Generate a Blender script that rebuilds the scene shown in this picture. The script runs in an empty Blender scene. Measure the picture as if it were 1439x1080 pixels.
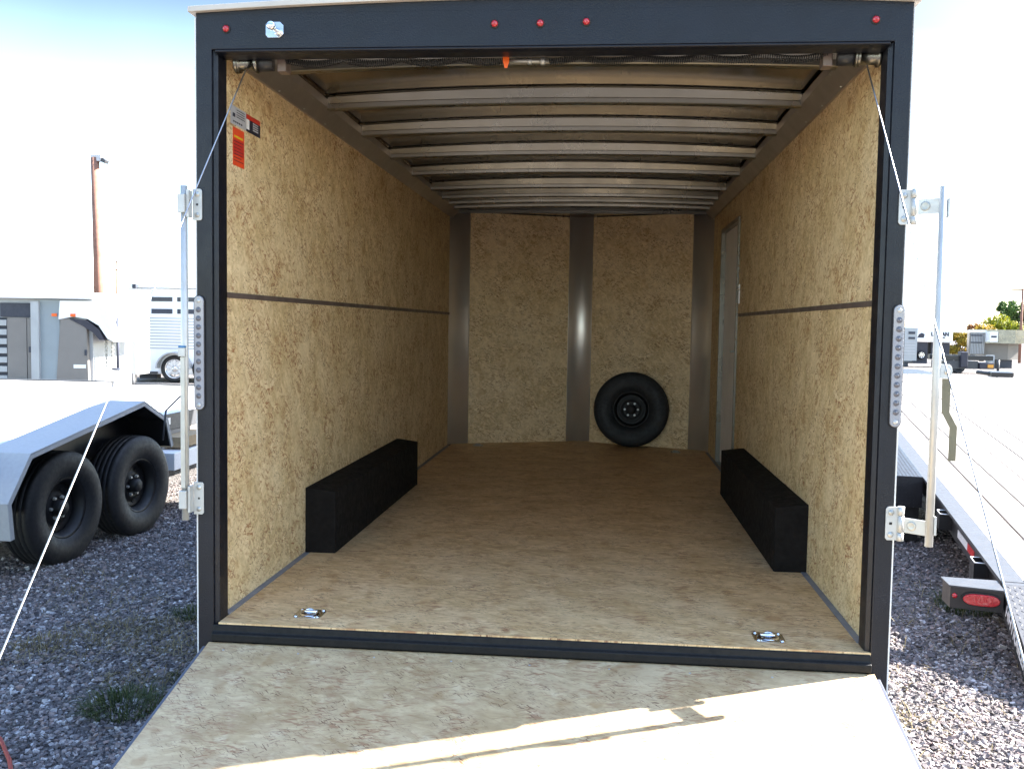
import bpy, math, random
from mathutils import Vector, Matrix, Euler, noise as mnoise
R = math.radians
scene = bpy.context.scene
COL = scene.collection
G = -0.55                      # ground height (the cargo trailer's floor is z = 0)

# ------------------------------------------------------------------ camera
CAM = Vector((0.2458, -3.4553, 1.1475)); ROT = Euler((1.5088, -0.0158, 0.0968)); F = 1342.47
cd = bpy.data.cameras.new('camera'); cam = bpy.data.objects.new('camera', cd); COL.objects.link(cam)
cam.location = CAM; cam.rotation_euler = ROT; cd.sensor_width = 36; cd.lens = F / 1439 * 36
cd.clip_start = 0.05; cd.clip_end = 6000; scene.camera = cam
MR = ROT.to_matrix()
def at(x, y, d):               # world point seen at photo pixel x, y, d metres in front of the camera
    return CAM + (MR @ Vector(((x - 719.5) / F, -(y - 540) / F, -1))) * d

# ------------------------------------------------------------------ sky, sun, exposure
SUN_AZ, SUN_EL = R(18.0), R(36.0)     # azimuth measured from +X towards +Y
SUN = Vector((math.cos(SUN_AZ) * math.cos(SUN_EL), math.sin(SUN_AZ) * math.cos(SUN_EL), math.sin(SUN_EL)))
w = bpy.data.worlds.new('World'); scene.world = w; w.use_nodes = True
nt = w.node_tree; nt.nodes.clear()
sky = nt.nodes.new('ShaderNodeTexSky'); sky.sky_type = 'NISHITA'; sky.sun_disc = False
sky.sun_elevation = SUN_EL; sky.sun_rotation = math.pi / 2 - SUN_AZ
sky.air_density = 1.0; sky.dust_density = 0.6; sky.ozone_density = 1.0
bg = nt.nodes.new('ShaderNodeBackground'); bg.inputs[1].default_value = 0.095
ow = nt.nodes.new('ShaderNodeOutputWorld')
# thin bright haze low over the horizon, dimmed to clearer blue above it, raised overhead to keep ambient light
tcw = nt.nodes.new('ShaderNodeTexCoord'); sxw = nt.nodes.new('ShaderNodeSeparateXYZ'); nt.links.new(tcw.outputs['Generated'], sxw.inputs[0])
rw = nt.nodes.new('ShaderNodeValToRGB'); ew = rw.color_ramp.elements
for _ in range(3): ew.new(.5)
for e_, (p_, v_) in zip(ew, ((.0, .5), (.14, .5), (.30, .145), (.5, .24), (.85, .72))): e_.position = p_; e_.color = (v_, v_, v_, 1)
nt.links.new(sxw.outputs[2], rw.inputs[0])
nw = nt.nodes.new('ShaderNodeTexNoise'); nw.inputs['Scale'].default_value = 2.2; nw.inputs['Detail'].default_value = 5; nt.links.new(tcw.outputs['Generated'], nw.inputs['Vector'])
mr = nt.nodes.new('ShaderNodeMapRange'); mr.inputs[1].default_value = .3; mr.inputs[2].default_value = .7; mr.inputs[3].default_value = 1.7; mr.inputs[4].default_value = 2.3
nt.links.new(nw.outputs[0], mr.inputs[0])
mw = nt.nodes.new('ShaderNodeVectorMath'); mw.operation = 'MULTIPLY'; nt.links.new(sky.outputs[0], mw.inputs[0])
ms = nt.nodes.new('ShaderNodeMapRange'); ms.inputs[1].default_value = -.15; ms.inputs[2].default_value = .45; ms.inputs[3].default_value = 0; ms.inputs[4].default_value = .27
nt.links.new(sxw.outputs[0], ms.inputs[0])
ma = nt.nodes.new('ShaderNodeMath'); ma.operation = 'MAXIMUM'; nt.links.new(rw.outputs[0], ma.inputs[0]); nt.links.new(ms.outputs[0], ma.inputs[1])
nt.links.new(ma.outputs[0], mw.inputs[1])
mw2 = nt.nodes.new('ShaderNodeVectorMath'); mw2.operation = 'SCALE'; nt.links.new(mw.outputs[0], mw2.inputs[0]); nt.links.new(mr.outputs[0], mw2.inputs['Scale'])
nt.links.new(mw2.outputs[0], bg.inputs[0]); nt.links.new(bg.outputs[0], ow.inputs[0])
ld = bpy.data.lights.new('sun', 'SUN'); ld.energy = 5.0; ld.angle = R(0.55); ld.color = (1, .955, .89)
lo = bpy.data.objects.new('sun', ld); COL.objects.link(lo)
lo.rotation_euler = SUN.to_track_quat('Z', 'Y').to_euler(); lo.location = (20, 10, 20)
vs = scene.view_settings; vs.view_transform = 'Standard'; vs.look = 'None'; vs.gamma = 1; vs.exposure = 3.1
scene.cycles.max_bounces = 10; scene.cycles.diffuse_bounces = 8

# ------------------------------------------------------------------ materials
def newmat(name):
    m = bpy.data.materials.new(name); m.use_nodes = True
    n = m.node_tree; b = n.nodes['Principled BSDF']
    return m, n, b
def nd(n, t, **k):
    x = n.nodes.new(t)
    for a, v in k.items(): setattr(x, a, v)
    return x
def setin(x, **k):
    for a, v in k.items(): x.inputs[a.replace('_', ' ')].default_value = v
def c4(c): return (c[0], c[1], c[2], 1)
def mix(n, fac, a, b, mode='MIX'):
    m = nd(n, 'ShaderNodeMix', data_type='RGBA', blend_type=mode)
    for s, v in ((0, fac), (6, a), (7, b)):
        if isinstance(v, bpy.types.NodeSocket): n.links.new(v, m.inputs[s])
        elif s == 0: m.inputs[0].default_value = v
        else: m.inputs[s].default_value = c4(v)
    return m.outputs[2]
def math_(n, op, a, b=0.0, clamp=False):
    m = nd(n, 'ShaderNodeMath', operation=op, use_clamp=clamp)
    for s, v in ((0, a), (1, b)):
        if isinstance(v, bpy.types.NodeSocket): n.links.new(v, m.inputs[s])
        else: m.inputs[s].default_value = v
    return m.outputs[0]
def ramp(n, v, stops):
    r = nd(n, 'ShaderNodeValToRGB'); e = r.color_ramp.elements
    while len(e) < len(stops): e.new(0.5)
    for i, (p, c) in enumerate(stops): e[i].position = p; e[i].color = c4(c) if len(c) == 3 else c
    n.links.new(v, r.inputs[0]); return r.outputs[0]
def coords(n, scale=(1, 1, 1), rot=(0, 0, 0), loc=(0, 0, 0)):
    t = nd(n, 'ShaderNodeTexCoord'); m = nd(n, 'ShaderNodeMapping')
    m.inputs['Scale'].default_value = scale; m.inputs['Rotation'].default_value = rot; m.inputs['Location'].default_value = loc
    n.links.new(t.outputs['Object'], m.inputs[0]); return m.outputs[0]
def noise(n, vec, scale, detail=4, rough=.55):
    x = nd(n, 'ShaderNodeTexNoise'); setin(x, Scale=scale, Detail=detail, Roughness=rough)
    n.links.new(vec, x.inputs['Vector']); return x.outputs[0]
def bump(n, b, h, strength=.3, dist=.01):
    x = nd(n, 'ShaderNodeBump'); setin(x, Strength=strength, Distance=dist)
    n.links.new(h, x.inputs['Height']); n.links.new(x.outputs[0], b.inputs['Normal'])

def mat(name, col, rough=.5, metal=0, var=.12, vscale=6, bumps=0, bscale=60, coat=0, spec=None, dirt=None):
    m, n, b = newmat(name); v = coords(n)
    f = noise(n, v, vscale, 6, .6)
    lo_ = tuple(c * (1 - var) for c in col); hi = tuple(min(1, c * (1 + var)) for c in col)
    c = ramp(n, f, [(.3, lo_), (.7, hi)])
    if dirt:
        f2 = noise(n, coords(n, loc=(5, 3, 1)), vscale * 2.3, 8, .7)
        c = mix(n, ramp(n, f2, [(.52, (0, 0, 0)), (.72, (.7, .7, .7))]), c, dirt)
    n.links.new(c, b.inputs['Base Color'])
    rr = ramp(n, noise(n, v, vscale * 3, 5), [(.3, (rough * .8,) * 3), (.7, (min(1, rough * 1.2),) * 3)])
    n.links.new(rr, b.inputs['Roughness']); b.inputs['Metallic'].default_value = metal
    if coat: b.inputs['Coat Weight'].default_value = coat; b.inputs['Coat Roughness'].default_value = .08
    if spec is not None: b.inputs['Specular IOR Level'].default_value = spec
    if bumps: bump(n, b, noise(n, v, bscale, 5), bumps, .003)
    return m

def osb(name, plane, tone, tone2, dark, horizontal=False, fleck=1.0, gloss=.62):
    """Oriented strand board: layered elongated flakes, thin dark strand edges, blotches. plane = the two axes of the board."""
    m, n, b = newmat(name)
    t = nd(n, 'ShaderNodeTexCoord'); s = nd(n, 'ShaderNodeSeparateXYZ'); n.links.new(t.outputs['Object'], s.inputs[0])
    uv = nd(n, 'ShaderNodeCombineXYZ')
    n.links.new(s.outputs['XYZ'.index(plane[0])], uv.inputs[0]); n.links.new(s.outputs['XYZ'.index(plane[1])], uv.inputs[1])
    def lay(angle, ln, wd, off):
        # warp a little so that strands are not perfect cells
        r = nd(n, 'ShaderNodeMapping'); r.vector_type = 'POINT'
        r.inputs['Rotation'].default_value = (0, 0, angle); r.inputs['Location'].default_value = (off, off * .7, 0)
        n.links.new(uv.outputs[0], r.inputs[0])
        sc = nd(n, 'ShaderNodeVectorMath', operation='MULTIPLY'); n.links.new(r.outputs[0], sc.inputs[0]); sc.inputs[1].default_value = (1 / ln, 1 / wd, 0)
        wn = nd(n, 'ShaderNodeTexNoise'); setin(wn, Scale=1.3, Detail=2.0); n.links.new(sc.outputs[0], wn.inputs['Vector'])
        ad = nd(n, 'ShaderNodeVectorMath', operation='ADD'); n.links.new(sc.outputs[0], ad.inputs[0])
        ws = nd(n, 'ShaderNodeVectorMath', operation='SCALE'); n.links.new(wn.outputs[1], ws.inputs[0]); ws.inputs['Scale'].default_value = .8
        n.links.new(ws.outputs[0], ad.inputs[1])
        v = nd(n, 'ShaderNodeTexVoronoi', voronoi_dimensions='2D'); v.inputs['Scale'].default_value = 1
        n.links.new(ad.outputs[0], v.inputs['Vector'])
        g = nd(n, 'ShaderNodeTexNoise'); setin(g, Scale=3.5, Detail=4.0)
        sc2 = nd(n, 'ShaderNodeVectorMath', operation='MULTIPLY'); n.links.new(r.outputs[0], sc2.inputs[0]); sc2.inputs[1].default_value = (8, 150, 0)
        n.links.new(sc2.outputs[0], g.inputs['Vector']); g.inputs['Scale'].default_value = 1
        sp = nd(n, 'ShaderNodeSeparateColor'); n.links.new(v.outputs['Color'], sp.inputs[0])
        return v.outputs['Distance'], sp.outputs[0], sp.outputs[1], g.outputs[0]
    if horizontal: angs = [0, .22, -.25, .5, -.5, .9]
    else: angs = [.15, .6, 2.5, 1.1, 2.9, 1.75]
    col = None
    sz = [(.055, .018), (.07, .020), (.05, .014), (.06, .018), (.05, .015), (.06, .016)]
    if horizontal: sz = [(a * 2.0, b_ * 1.0) for a, b_ in sz]
    hgt = None
    for i, a in enumerate(angs[:4]):
        d, r1, r2, g = lay(a, sz[i][0], sz[i][1], i * 3.7)
        sh = math_(n, 'ADD', math_(n, 'MULTIPLY', r1, .75), math_(n, 'MULTIPLY', g, .45))
        cc = mix(n, sh, tone, tone2)
        if col is None: col = cc; hgt = r1
        else:
            sel = math_(n, 'GREATER_THAN', r2, .55)
            col = mix(n, sel, col, cc); hgt = math_(n, 'ADD', math_(n, 'MULTIPLY', sel, r1), math_(n, 'MULTIPLY', hgt, .6))
    bl = noise(n, uv.outputs[0], 16, 6, .65)
    col = mix(n, ramp(n, bl, [(.38, (0, 0, 0)), (.72, (.45, .45, .45))]), col, tuple(x * .66 for x in tone))
    bl2 = noise(n, uv.outputs[0], 3.2, 5, .6)
    if horizontal:
        st = nd(n, 'ShaderNodeVectorMath', operation='MULTIPLY'); n.links.new(uv.outputs[0], st.inputs[0]); st.inputs[1].default_value = (1, 3.2, 1)
        bl3 = noise(n, st.outputs[0], 3.6, 6, .68)
        col = mix(n, ramp(n, bl3, [(.44, (0, 0, 0)), (.66, (.42, .42, .42))]), col, (tone[0] * .66, tone[1] * .56, tone[2] * .5))
    col = mix(n, ramp(n, bl2, [(.42, (0, 0, 0)), (.66, (.5, .5, .5))]), col, (tone2[0] * 1.08, tone2[1] * 1.12, tone2[2] * 1.25))
    # warped, thresholded noise: torn dark and rusty strand edges
    def torn(angle, ln, wd, off, lo, hi):
        r = nd(n, 'ShaderNodeMapping'); r.inputs['Rotation'].default_value = (0, 0, angle); r.inputs['Location'].default_value = (off, off * .6, 0)
        wn = nd(n, 'ShaderNodeTexNoise'); setin(wn, Scale=14.0, Detail=2.0); n.links.new(uv.outputs[0], wn.inputs['Vector'])
        ws = nd(n, 'ShaderNodeVectorMath', operation='SCALE'); n.links.new(wn.outputs[1], ws.inputs[0]); ws.inputs['Scale'].default_value = .014 if horizontal else .018
        ad = nd(n, 'ShaderNodeVectorMath', operation='ADD'); n.links.new(uv.outputs[0], ad.inputs[0]); n.links.new(ws.outputs[0], ad.inputs[1])
        n.links.new(ad.outputs[0], r.inputs[0])
        sc = nd(n, 'ShaderNodeVectorMath', operation='MULTIPLY'); n.links.new(r.outputs[0], sc.inputs[0]); sc.inputs[1].default_value = (1 / ln, 1 / wd, 0)
        x = nd(n, 'ShaderNodeTexNoise', noise_dimensions='2D'); setin(x, Scale=1.0, Detail=3.0, Roughness=.6); n.links.new(sc.outputs[0], x.inputs['Vector'])
        return ramp(n, x.outputs[0], [(lo, (0, 0, 0)), (hi, (1, 1, 1))])
    k = 2.2 if horizontal else 1.45
    K_ = 1.25 if horizontal else 1.3
    red = math_(n, 'MAXIMUM', torn(angs[1], .035 * k, .011 * K_, 3, .585, .65), torn(angs[2], .030 * k, .009 * K_, 8, .595, .66))
    red = math_(n, 'MAXIMUM', red, torn(angs[0], .045 * k, .012 * K_, 13, .61, .68))
    cl = ramp(n, noise(n, uv.outputs[0], 5.5, 4, .6), [(.40, (.12, .12, .12)), (.60, (1, 1, 1))])
    red = math_(n, 'MULTIPLY', red, cl)
    big = ramp(n, noise(n, uv.outputs[0], 9, 2, .4), [(.63, (0, 0, 0)), (.70, (1, 1, 1))])
    col = mix(n, math_(n, 'MULTIPLY', big, .38 * fleck), col, (tone[0] * .72, tone[1] * .56, tone[2] * .42))
    pale = ramp(n, noise(n, uv.outputs[0], 11, 3, .5), [(.60, (0, 0, 0)), (.68, (1, 1, 1))])
    col = mix(n, math_(n, 'MULTIPLY', pale, .40), col, (tone2[0] * 1.08, tone2[1] * 1.15, tone2[2] * 1.3))
    col = mix(n, math_(n, 'MULTIPLY', red, .72 * fleck, True), col, (dark[0] * 2.2, dark[1] * 2.5, dark[2] * 2.3))
    fl = math_(n, 'MAXIMUM', torn(angs[3] + .2, .022 * k, .006 * K_, 21, .655, .69), torn(angs[4], .026 * k, .006 * K_, 27, .655, .69))
    fl = math_(n, 'MAXIMUM', fl, torn(angs[1] + .6, .018 * k, .005 * K_, 33, .655, .69))
    fl = math_(n, 'MAXIMUM', fl, torn(angs[0] + .1, .03 * k, .006 * K_, 41, .66, .70))
    cl2 = ramp(n, noise(n, coords(n, loc=(3, 7, 2)), 7, 4, .6), [(.42, (.1, .1, .1)), (.60, (1, 1, 1))])
    fl = math_(n, 'MULTIPLY', math_(n, 'MULTIPLY', fl, cl2), fleck, True)
    col = mix(n, math_(n, 'MULTIPLY', fl, .9), col, dark)
    n.links.new(col, b.inputs['Base Color']); b.inputs['Roughness'].default_value = gloss
    b.inputs['Specular IOR Level'].default_value = .35
    bump(n, b, math_(n, 'SUBTRACT', hgt, fl), .25, .0012)
    return m

M = {}
M['wall_l'] = osb('osb_wall', 'YZ', (.53, .37, .17), (.82, .64, .36), (.15, .055, .022), False, 1.3)
M['wall_f'] = osb('osb_front', 'XZ', (.66, .47, .24), (.90, .71, .43), (.15, .06, .03))
M['floor'] = osb('osb_floor', 'XY', (.60, .375, .165), (.84, .60, .31), (.17, .07, .035), True, 1.25, .55)
M['ramp'] = osb('osb_ramp', 'XY', (.38, .265, .135), (.57, .435, .25), (.13, .06, .035), True, 1.1, .6)
M['black'] = mat('black_frame_paint', (.0022, .0036, .0085), .40, 0, .35, 5, .45, 160, coat=.05, spec=.4)
M['sillblack'] = mat('worn_black_sill', (.005, .005, .005), .6, 0, .3, 20, .3, 200, spec=.3)
M['blackmatt'] = mat('black_carpet_board', (.011, .009, .008), .9, 0, .25, 12, .5, 220, spec=.15)
M['white'] = mat('white_sheet', (.72, .72, .70), .35, 0, .05, 3)
M['trimwhite'] = mat('pale_roof_trim', (.50, .46, .40), .45, 0, .1, 3)
M['steel'] = mat('zinc_plated_steel', (.50, .505, .485), .5, .45, .12, 9, .08, 120)
M['chrome'] = mat('bright_steel', (.80, .82, .85), .14, 1, .08, 14)
M['leverzinc'] = mat('yellow_zinc_lever', (.16, .145, .10), .5, .5, .2, 7)
M['bluecap'] = mat('blue_cap', (.03, .16, .35), .4)
M['galv'] = mat('galvanised_steel', (.46, .46, .43), .45, .7, .2, 7, .1, 60)
M['alu'] = mat('mill_aluminium', (.205, .195, .17), .30, 1, .15, 2, .03, 10)
M['alupanel'] = mat('smooth_aluminium_panel', (.84, .80, .75), .36, .8, .05, 1.5, .01, 6)
M['alupanel'].node_tree.nodes['Principled BSDF'].inputs['Roughness'].default_value = .37
for l_ in list(M['alupanel'].node_tree.links):
    if l_.to_socket.name == 'Roughness': M['alupanel'].node_tree.links.remove(l_)
M['cove'] = mat('dull_cove_metal', (.40, .36, .325), .42, .85, .12, 3)
M['aludark'] = mat('brown_grey_strip', (.16, .12, .10), .5, .4, .15, 5)
M['roof'] = mat('roof_sheet', (.30, .27, .255), .14, 1, .08, 1.5, .02, 1.5)
M['floor_trim'] = mat('grey_floor_trim', (.22, .24, .29), .45, .3, .1, 9)
M['doorpan'] = mat('white_door_panel', (.82, .78, .75), .5, 0, .06, 4)
M['tyre'] = mat('tyre_rubber', (.009, .0095, .011), .62, 0, .3, 12, .25, 90)
M['rimblack'] = mat('black_rim', (.006, .006, .007), .55, .1, .2, 8)
M['rubber'] = mat('rubber', (.012, .012, .012), .7)
M['cable'] = mat('wire_rope', (.42, .41, .40), .4, 1, .3, 400)
M['red'] = mat('red_sticker', (.55, .03, .015), .4, 0, .06, 5)
M['orange'] = mat('orange_sticker', (.75, .07, .015), .4, 0, .05, 5)
M['orange2'] = mat('orange_tag', (.8, .12, .01), .5, 0, .05, 5)
M['greysticker'] = mat('grey_sticker', (.42, .42, .44), .35, 0, .1, 30)
M['navy'] = mat('navy_print', (.02, .02, .035), .5)
M['yellow'] = mat('yellow_print', (.7, .45, .02), .5)
M['fender'] = mat('grey_fender_paint', (.34, .345, .35), .6, 0, .06, 40, .6, 320)
M['charcoal'] = mat('charcoal_paint', (.06, .065, .09), .5)
M['deckwhite'] = mat('pale_steel_deck', (.62, .61, .58), .6, 0, .08, 2.5, .2, 60, dirt=(.5, .48, .45))
M['railgrey'] = mat('grey_painted_steel', (.042, .044, .050), .5, 0, .1, 12, .25, 150)
M['diamond'] = mat('dark_tread_plate', (.022, .022, .026), .38, .3, .2, 10)
M['blackpaint'] = mat('black_gloss_steel', (.014, .014, .016), .4, 0, .2, 6, .1, 80)
M['redtape'] = mat('red_reflector', (.6, .02, .02), .3, 0, .05, 60)
M['whitetape'] = mat('white_reflector', (.8, .8, .8), .3, 0, .05, 60)
M['tan'] = mat('tan_wood_block', (.30, .21, .11), .7, 0, .2, 30)
M['polewood'] = mat('weathered_pole', (.20, .10, .07), .85, 0, .22, 3, .4, 40)
M['trl_grey'] = mat('dull_aluminium_sheet', (.34, .355, .37), .45, .2, .1, 1.5)
M['trl_white'] = mat('white_trailer_skin', (.78, .79, .80), .4, 0, .05, 1.5)
M['trl_taupe'] = mat('taupe_door_skin', (.19, .176, .162), .6, 0, .06, 1.5)
M['trl_teal'] = mat('pale_blue_panel', (.235, .275, .295), .5, 0, .08, 1.5)
M['slot'] = mat('dark_opening', (.04, .045, .06), .7)
M['rust'] = mat('rusty_orange', (.6, .28, .04), .7)
M['redhose'] = mat('faded_red_hose', (.25, .025, .012), .6)

def lens_mat(name, col, rough=.12):
    m, n, b = newmat(name); b.inputs['Base Color'].default_value = c4(col); b.inputs['Roughness'].default_value = rough
    b.inputs['Coat Weight'].default_value = .8; b.inputs['Transmission Weight'].default_value = 0
    v = coords(n); x = nd(n, 'ShaderNodeTexVoronoi'); x.inputs['Scale'].default_value = 220; n.links.new(v, x.inputs['Vector'])
    bump(n, b, x.outputs[0], .5, .002); return m
M['lensred'] = lens_mat('red_lens', (.42, .008, .015))
M['lensclear'] = lens_mat('clear_lens', (.26, .27, .30), .12)
M['led'] = lens_mat('led_reflector', (.10, .10, .12), .08)

def planks_mat():
    m, n, b = newmat('bleached_deck_boards')
    t = nd(n, 'ShaderNodeTexCoord'); s = nd(n, 'ShaderNodeSeparateXYZ'); n.links.new(t.outputs['Object'], s.inputs[0])
    v = coords(n, (30, 1.2, 1)); f = noise(n, v, 2.0, 6, .6)
    bd = math_(n, 'FLOOR', math_(n, 'DIVIDE', s.outputs[0], .19))
    wn = nd(n, 'ShaderNodeTexWhiteNoise', noise_dimensions='1D'); n.links.new(bd, wn.inputs['W'])
    c = ramp(n, math_(n, 'ADD', math_(n, 'MULTIPLY', f, .6), math_(n, 'MULTIPLY', wn.outputs[0], .4)), [(.2, (.20, .18, .165)), (.8, (.31, .29, .27))])
    n.links.new(c, b.inputs['Base Color']); b.inputs['Roughness'].default_value = .7
    bump(n, b, f, .2, .002); return m
M['planks'] = planks_mat()

def gravel_mats():
    m, n, b = newmat('gravel_bed')
    v = coords(n); vo = nd(n, 'ShaderNodeTexVoronoi'); vo.inputs['Scale'].default_value = 55; n.links.new(v, vo.inputs['Vector'])
    vo2 = nd(n, 'ShaderNodeTexVoronoi'); vo2.inputs['Scale'].default_value = 110; n.links.new(v, vo2.inputs['Vector'])
    sp = nd(n, 'ShaderNodeSeparateColor'); n.links.new(vo.outputs['Color'], sp.inputs[0])
    c = ramp(n, sp.outputs[0], [(0, (.04, .036, .037)), (.35, (.10, .092, .09)), (.7, (.165, .15, .146)), (1, (.28, .26, .25))])
    c = mix(n, ramp(n, noise(n, v, 1.3, 6, .65), [(.45, (0, 0, 0)), (.7, (.6, .6, .6))]), c, (.17, .135, .10))
    n.links.new(c, b.inputs['Base Color']); b.inputs['Roughness'].default_value = .9; b.inputs['Specular IOR Level'].default_value = .2
    h = math_(n, 'ADD', math_(n, 'MULTIPLY', vo.outputs[0], -1.0), math_(n, 'MULTIPLY', vo2.outputs[0], -.5))
    bump(n, b, h, 1.0, .02); M['ground'] = m
    m, n, b = newmat('gravel_stone')
    g = nd(n, 'ShaderNodeNewGeometry')
    c = ramp(n, g.outputs['Random Per Island'], [(0, (.06, .052, .054)), (.25, (.115, .102, .104)), (.5, (.175, .155, .155)), (.68, (.25, .185, .165)), (.85, (.28, .26, .26)), (1, (.52, .49, .48))])
    v = coords(n); c = mix(n, ramp(n, noise(n, v, 90, 3), [(.4, (0, 0, 0)), (.75, (.3, .3, .3))]), c, (.12, .11, .11))
    n.links.new(c, b.inputs['Base Color']); b.inputs['Roughness'].default_value = .85; b.inputs['Specular IOR Level'].default_value = .25
    M['stone'] = m
gravel_mats()
def foliage(name, c1, c2, c3):
    m, n, b = newmat(name); g = nd(n, 'ShaderNodeNewGeometry')
    c = ramp(n, g.outputs['Random Per Island'], [(0, c1), (.5, c2), (1, c3)])
    n.links.new(c, b.inputs['Base Color']); b.inputs['Roughness'].default_value = .6
    b.inputs['Specular IOR Level'].default_value = .2
    tr = nd(n, 'ShaderNodeBsdfTranslucent'); n.links.new(c, tr.inputs[0]); mx = nd(n, 'ShaderNodeMixShader'); mx.inputs[0].default_value = .3
    o = n.nodes['Material Output']; n.links.new(b.outputs[0], mx.inputs[1]); n.links.new(tr.outputs[0], mx.inputs[2]); n.links.new(mx.outputs[0], o.inputs[0])
    return m
M['grass_green'] = foliage('green_blades', (.03, .045, .015), (.05, .07, .025), (.11, .12, .05))
M['grass_dry'] = foliage('dry_blades', (.08, .065, .03), (.18, .14, .07), (.30, .25, .14))
M['leaf_green'] = foliage('green_leaves', (.02, .05, .012), (.045, .09, .02), (.08, .13, .03))
M['leaf_yel'] = foliage('yellow_green_leaves', (.08, .11, .012), (.16, .18, .015), (.28, .26, .02))
M['leaf_gold'] = foliage('golden_leaves', (.14, .11, .015), (.26, .19, .02), (.34, .20, .03))
M['leaf_red'] = foliage('reddish_leaves', (.13, .06, .03), (.22, .11, .05), (.26, .12, .06))
M['bark'] = mat('bark', (.10, .08, .06), .9, 0, .3, 4)
M['hill'] = mat('dry_hill', (.36, .28, .18), .95, 0, .15, .02)

# ------------------------------------------------------------------ mesh helpers
class MB:
    def __init__(s, T=None): s.v = []; s.f = []; s.sm = []; s.T = T
    def add(s, vs_, fs, smooth=False):
        o = len(s.v); s.v += [tuple(s.T @ Vector(a)) if s.T else tuple(a) for a in vs_]
        s.f += [tuple(i + o for i in f) for f in fs]; s.sm += [smooth] * len(fs); return s
    def box(s, a, b):
        x0, y0, z0 = a; x1, y1, z1 = b
        if x0 > x1: x0, x1 = x1, x0
        if y0 > y1: y0, y1 = y1, y0
        if z0 > z1: z0, z1 = z1, z0
        return s.add([(x0, y0, z0), (x1, y0, z0), (x1, y1, z0), (x0, y1, z0), (x0, y0, z1), (x1, y0, z1), (x1, y1, z1), (x0, y1, z1)],
                     [(0, 3, 2, 1), (4, 5, 6, 7), (0, 1, 5, 4), (1, 2, 6, 5), (2, 3, 7, 6), (3, 0, 4, 7)])
    def prism(s, poly, axis, a, b, smooth=False):
        """poly: 2-D outline in the two other axes (order XYZ without axis), extruded along axis from a to b"""
        n = len(poly); P = []
        for t in (a, b):
            for p in poly:
                q = list(p); q.insert('xyz'.index(axis), t); P.append(tuple(q))
        area = sum(poly[i][0] * poly[(i + 1) % n][1] - poly[(i + 1) % n][0] * poly[i][1] for i in range(n))
        flip = (area > 0) ^ (b < a) ^ (axis == 'y')
        fs = [tuple(range(n)), tuple(range(2 * n - 1, n - 1, -1))] + [(i + n, (i + 1) % n + n, (i + 1) % n, i) for i in range(n)]
        if flip: fs = [tuple(reversed(f)) for f in fs]
        return s.add(P, [tuple(f) for f in fs] if not flip else fs)
    def tube(s, pts, r, n=8, closed=False, smooth=True):
        pts = [Vector(p) for p in pts]; P = []; rs = r if isinstance(r, (list, tuple)) else [r] * len(pts)
        up = None
        for i, p in enumerate(pts):
            if closed: t = (pts[(i + 1) % len(pts)] - pts[i - 1]).normalized()
            else: t = ((pts[i + 1] if i + 1 < len(pts) else p) - (pts[i - 1] if i else p)).normalized()
            if up is None:
                up = Vector((0, 0, 1)) if abs(t.z) < .9 else Vector((1, 0, 0))
            a = (up - t * up.dot(t)).normalized(); up = a; b = t.cross(a)
            for k in range(n):
                an = 2 * math.pi * k / n; P.append(tuple(p + (a * math.cos(an) + b * math.sin(an)) * rs[i]))
        fs = []; m = len(pts)
        for i in range(m if closed else m - 1):
            j = (i + 1) % m
            for k in range(n): fs.append((i * n + k, i * n + (k + 1) % n, j * n + (k + 1) % n, j * n + k))
        if not closed: s.add(P, fs, smooth); s.add(P[:n], [tuple(range(n - 1, -1, -1))]); s.add(P[-n:], [tuple(range(n))]); return s
        return s.add(P, fs, smooth)
    def cyl(s, a, b, r, n=16): return s.tube([a, b], r, n)
    def lathe(s, prof, n=48, axis='x', c=(0, 0, 0), smooth=True):
        """prof: list of (offset along axis, radius)"""
        P = []
        for (h, r) in prof:
            for k in range(n):
                an = 2 * math.pi * k / n; q = [r * math.cos(an), r * math.sin(an)]; q.insert('xyz'.index(axis), h)
                P.append((q[0] + c[0], q[1] + c[1], q[2] + c[2]))
        fs = []
        for i in range(len(prof) - 1):
            for k in range(n): fs.append((i * n + k, i * n + (k + 1) % n, (i + 1) * n + (k + 1) % n, (i + 1) * n + k))
        return s.add(P, fs, smooth)
    def build(s, name, mt, parent=None, bevel=0, recalc=True):
        me = bpy.data.meshes.new(name); me.from_pydata(s.v, [], s.f); me.polygons.foreach_set('use_smooth', s.sm)
        me.materials.append(M[mt] if isinstance(mt, str) else mt)
        if recalc and len(s.f) < 20000:
            import bmesh
            b = bmesh.new(); b.from_mesh(me); bmesh.ops.remove_doubles(b, verts=b.verts, dist=1e-5); bmesh.ops.recalc_face_normals(b, faces=b.faces); b.to_mesh(me); b.free()
        me.update()
        o = bpy.data.objects.new(name, me); COL.objects.link(o)
        if bevel:
            md = o.modifiers.new('b', 'BEVEL'); md.width = bevel; md.segments = 2; md.limit_method = 'ANGLE'; md.angle_limit = R(40)
        if parent: attach(o, parent)
        return o
WPOS = {}
def attach(o, p):
    """parent a part whose mesh is written in world coordinates"""
    o.parent = p
    o.matrix_parent_inverse = WPOS.get(p.name, Matrix()).inverted()
def thing(name, label, cat, loc, group=None, rot=(0, 0, 0)):
    o = bpy.data.objects.new(name, None); COL.objects.link(o); o.location = loc; o.rotation_euler = rot; o.empty_display_size = .2
    WPOS[o.name] = Matrix.Translation(Vector(loc)) @ Euler(rot).to_matrix().to_4x4()
    o['label'] = label; o['category'] = cat
    if group: o['group'] = group
    return o
def tag(o, label, cat, group=None):
    o['label'] = label; o['category'] = cat
    if group: o['group'] = group
    return o
def box(name, mt, a, b, parent=None, bevel=0): return MB().box(a, b).build(name, mt, parent, bevel)
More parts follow.
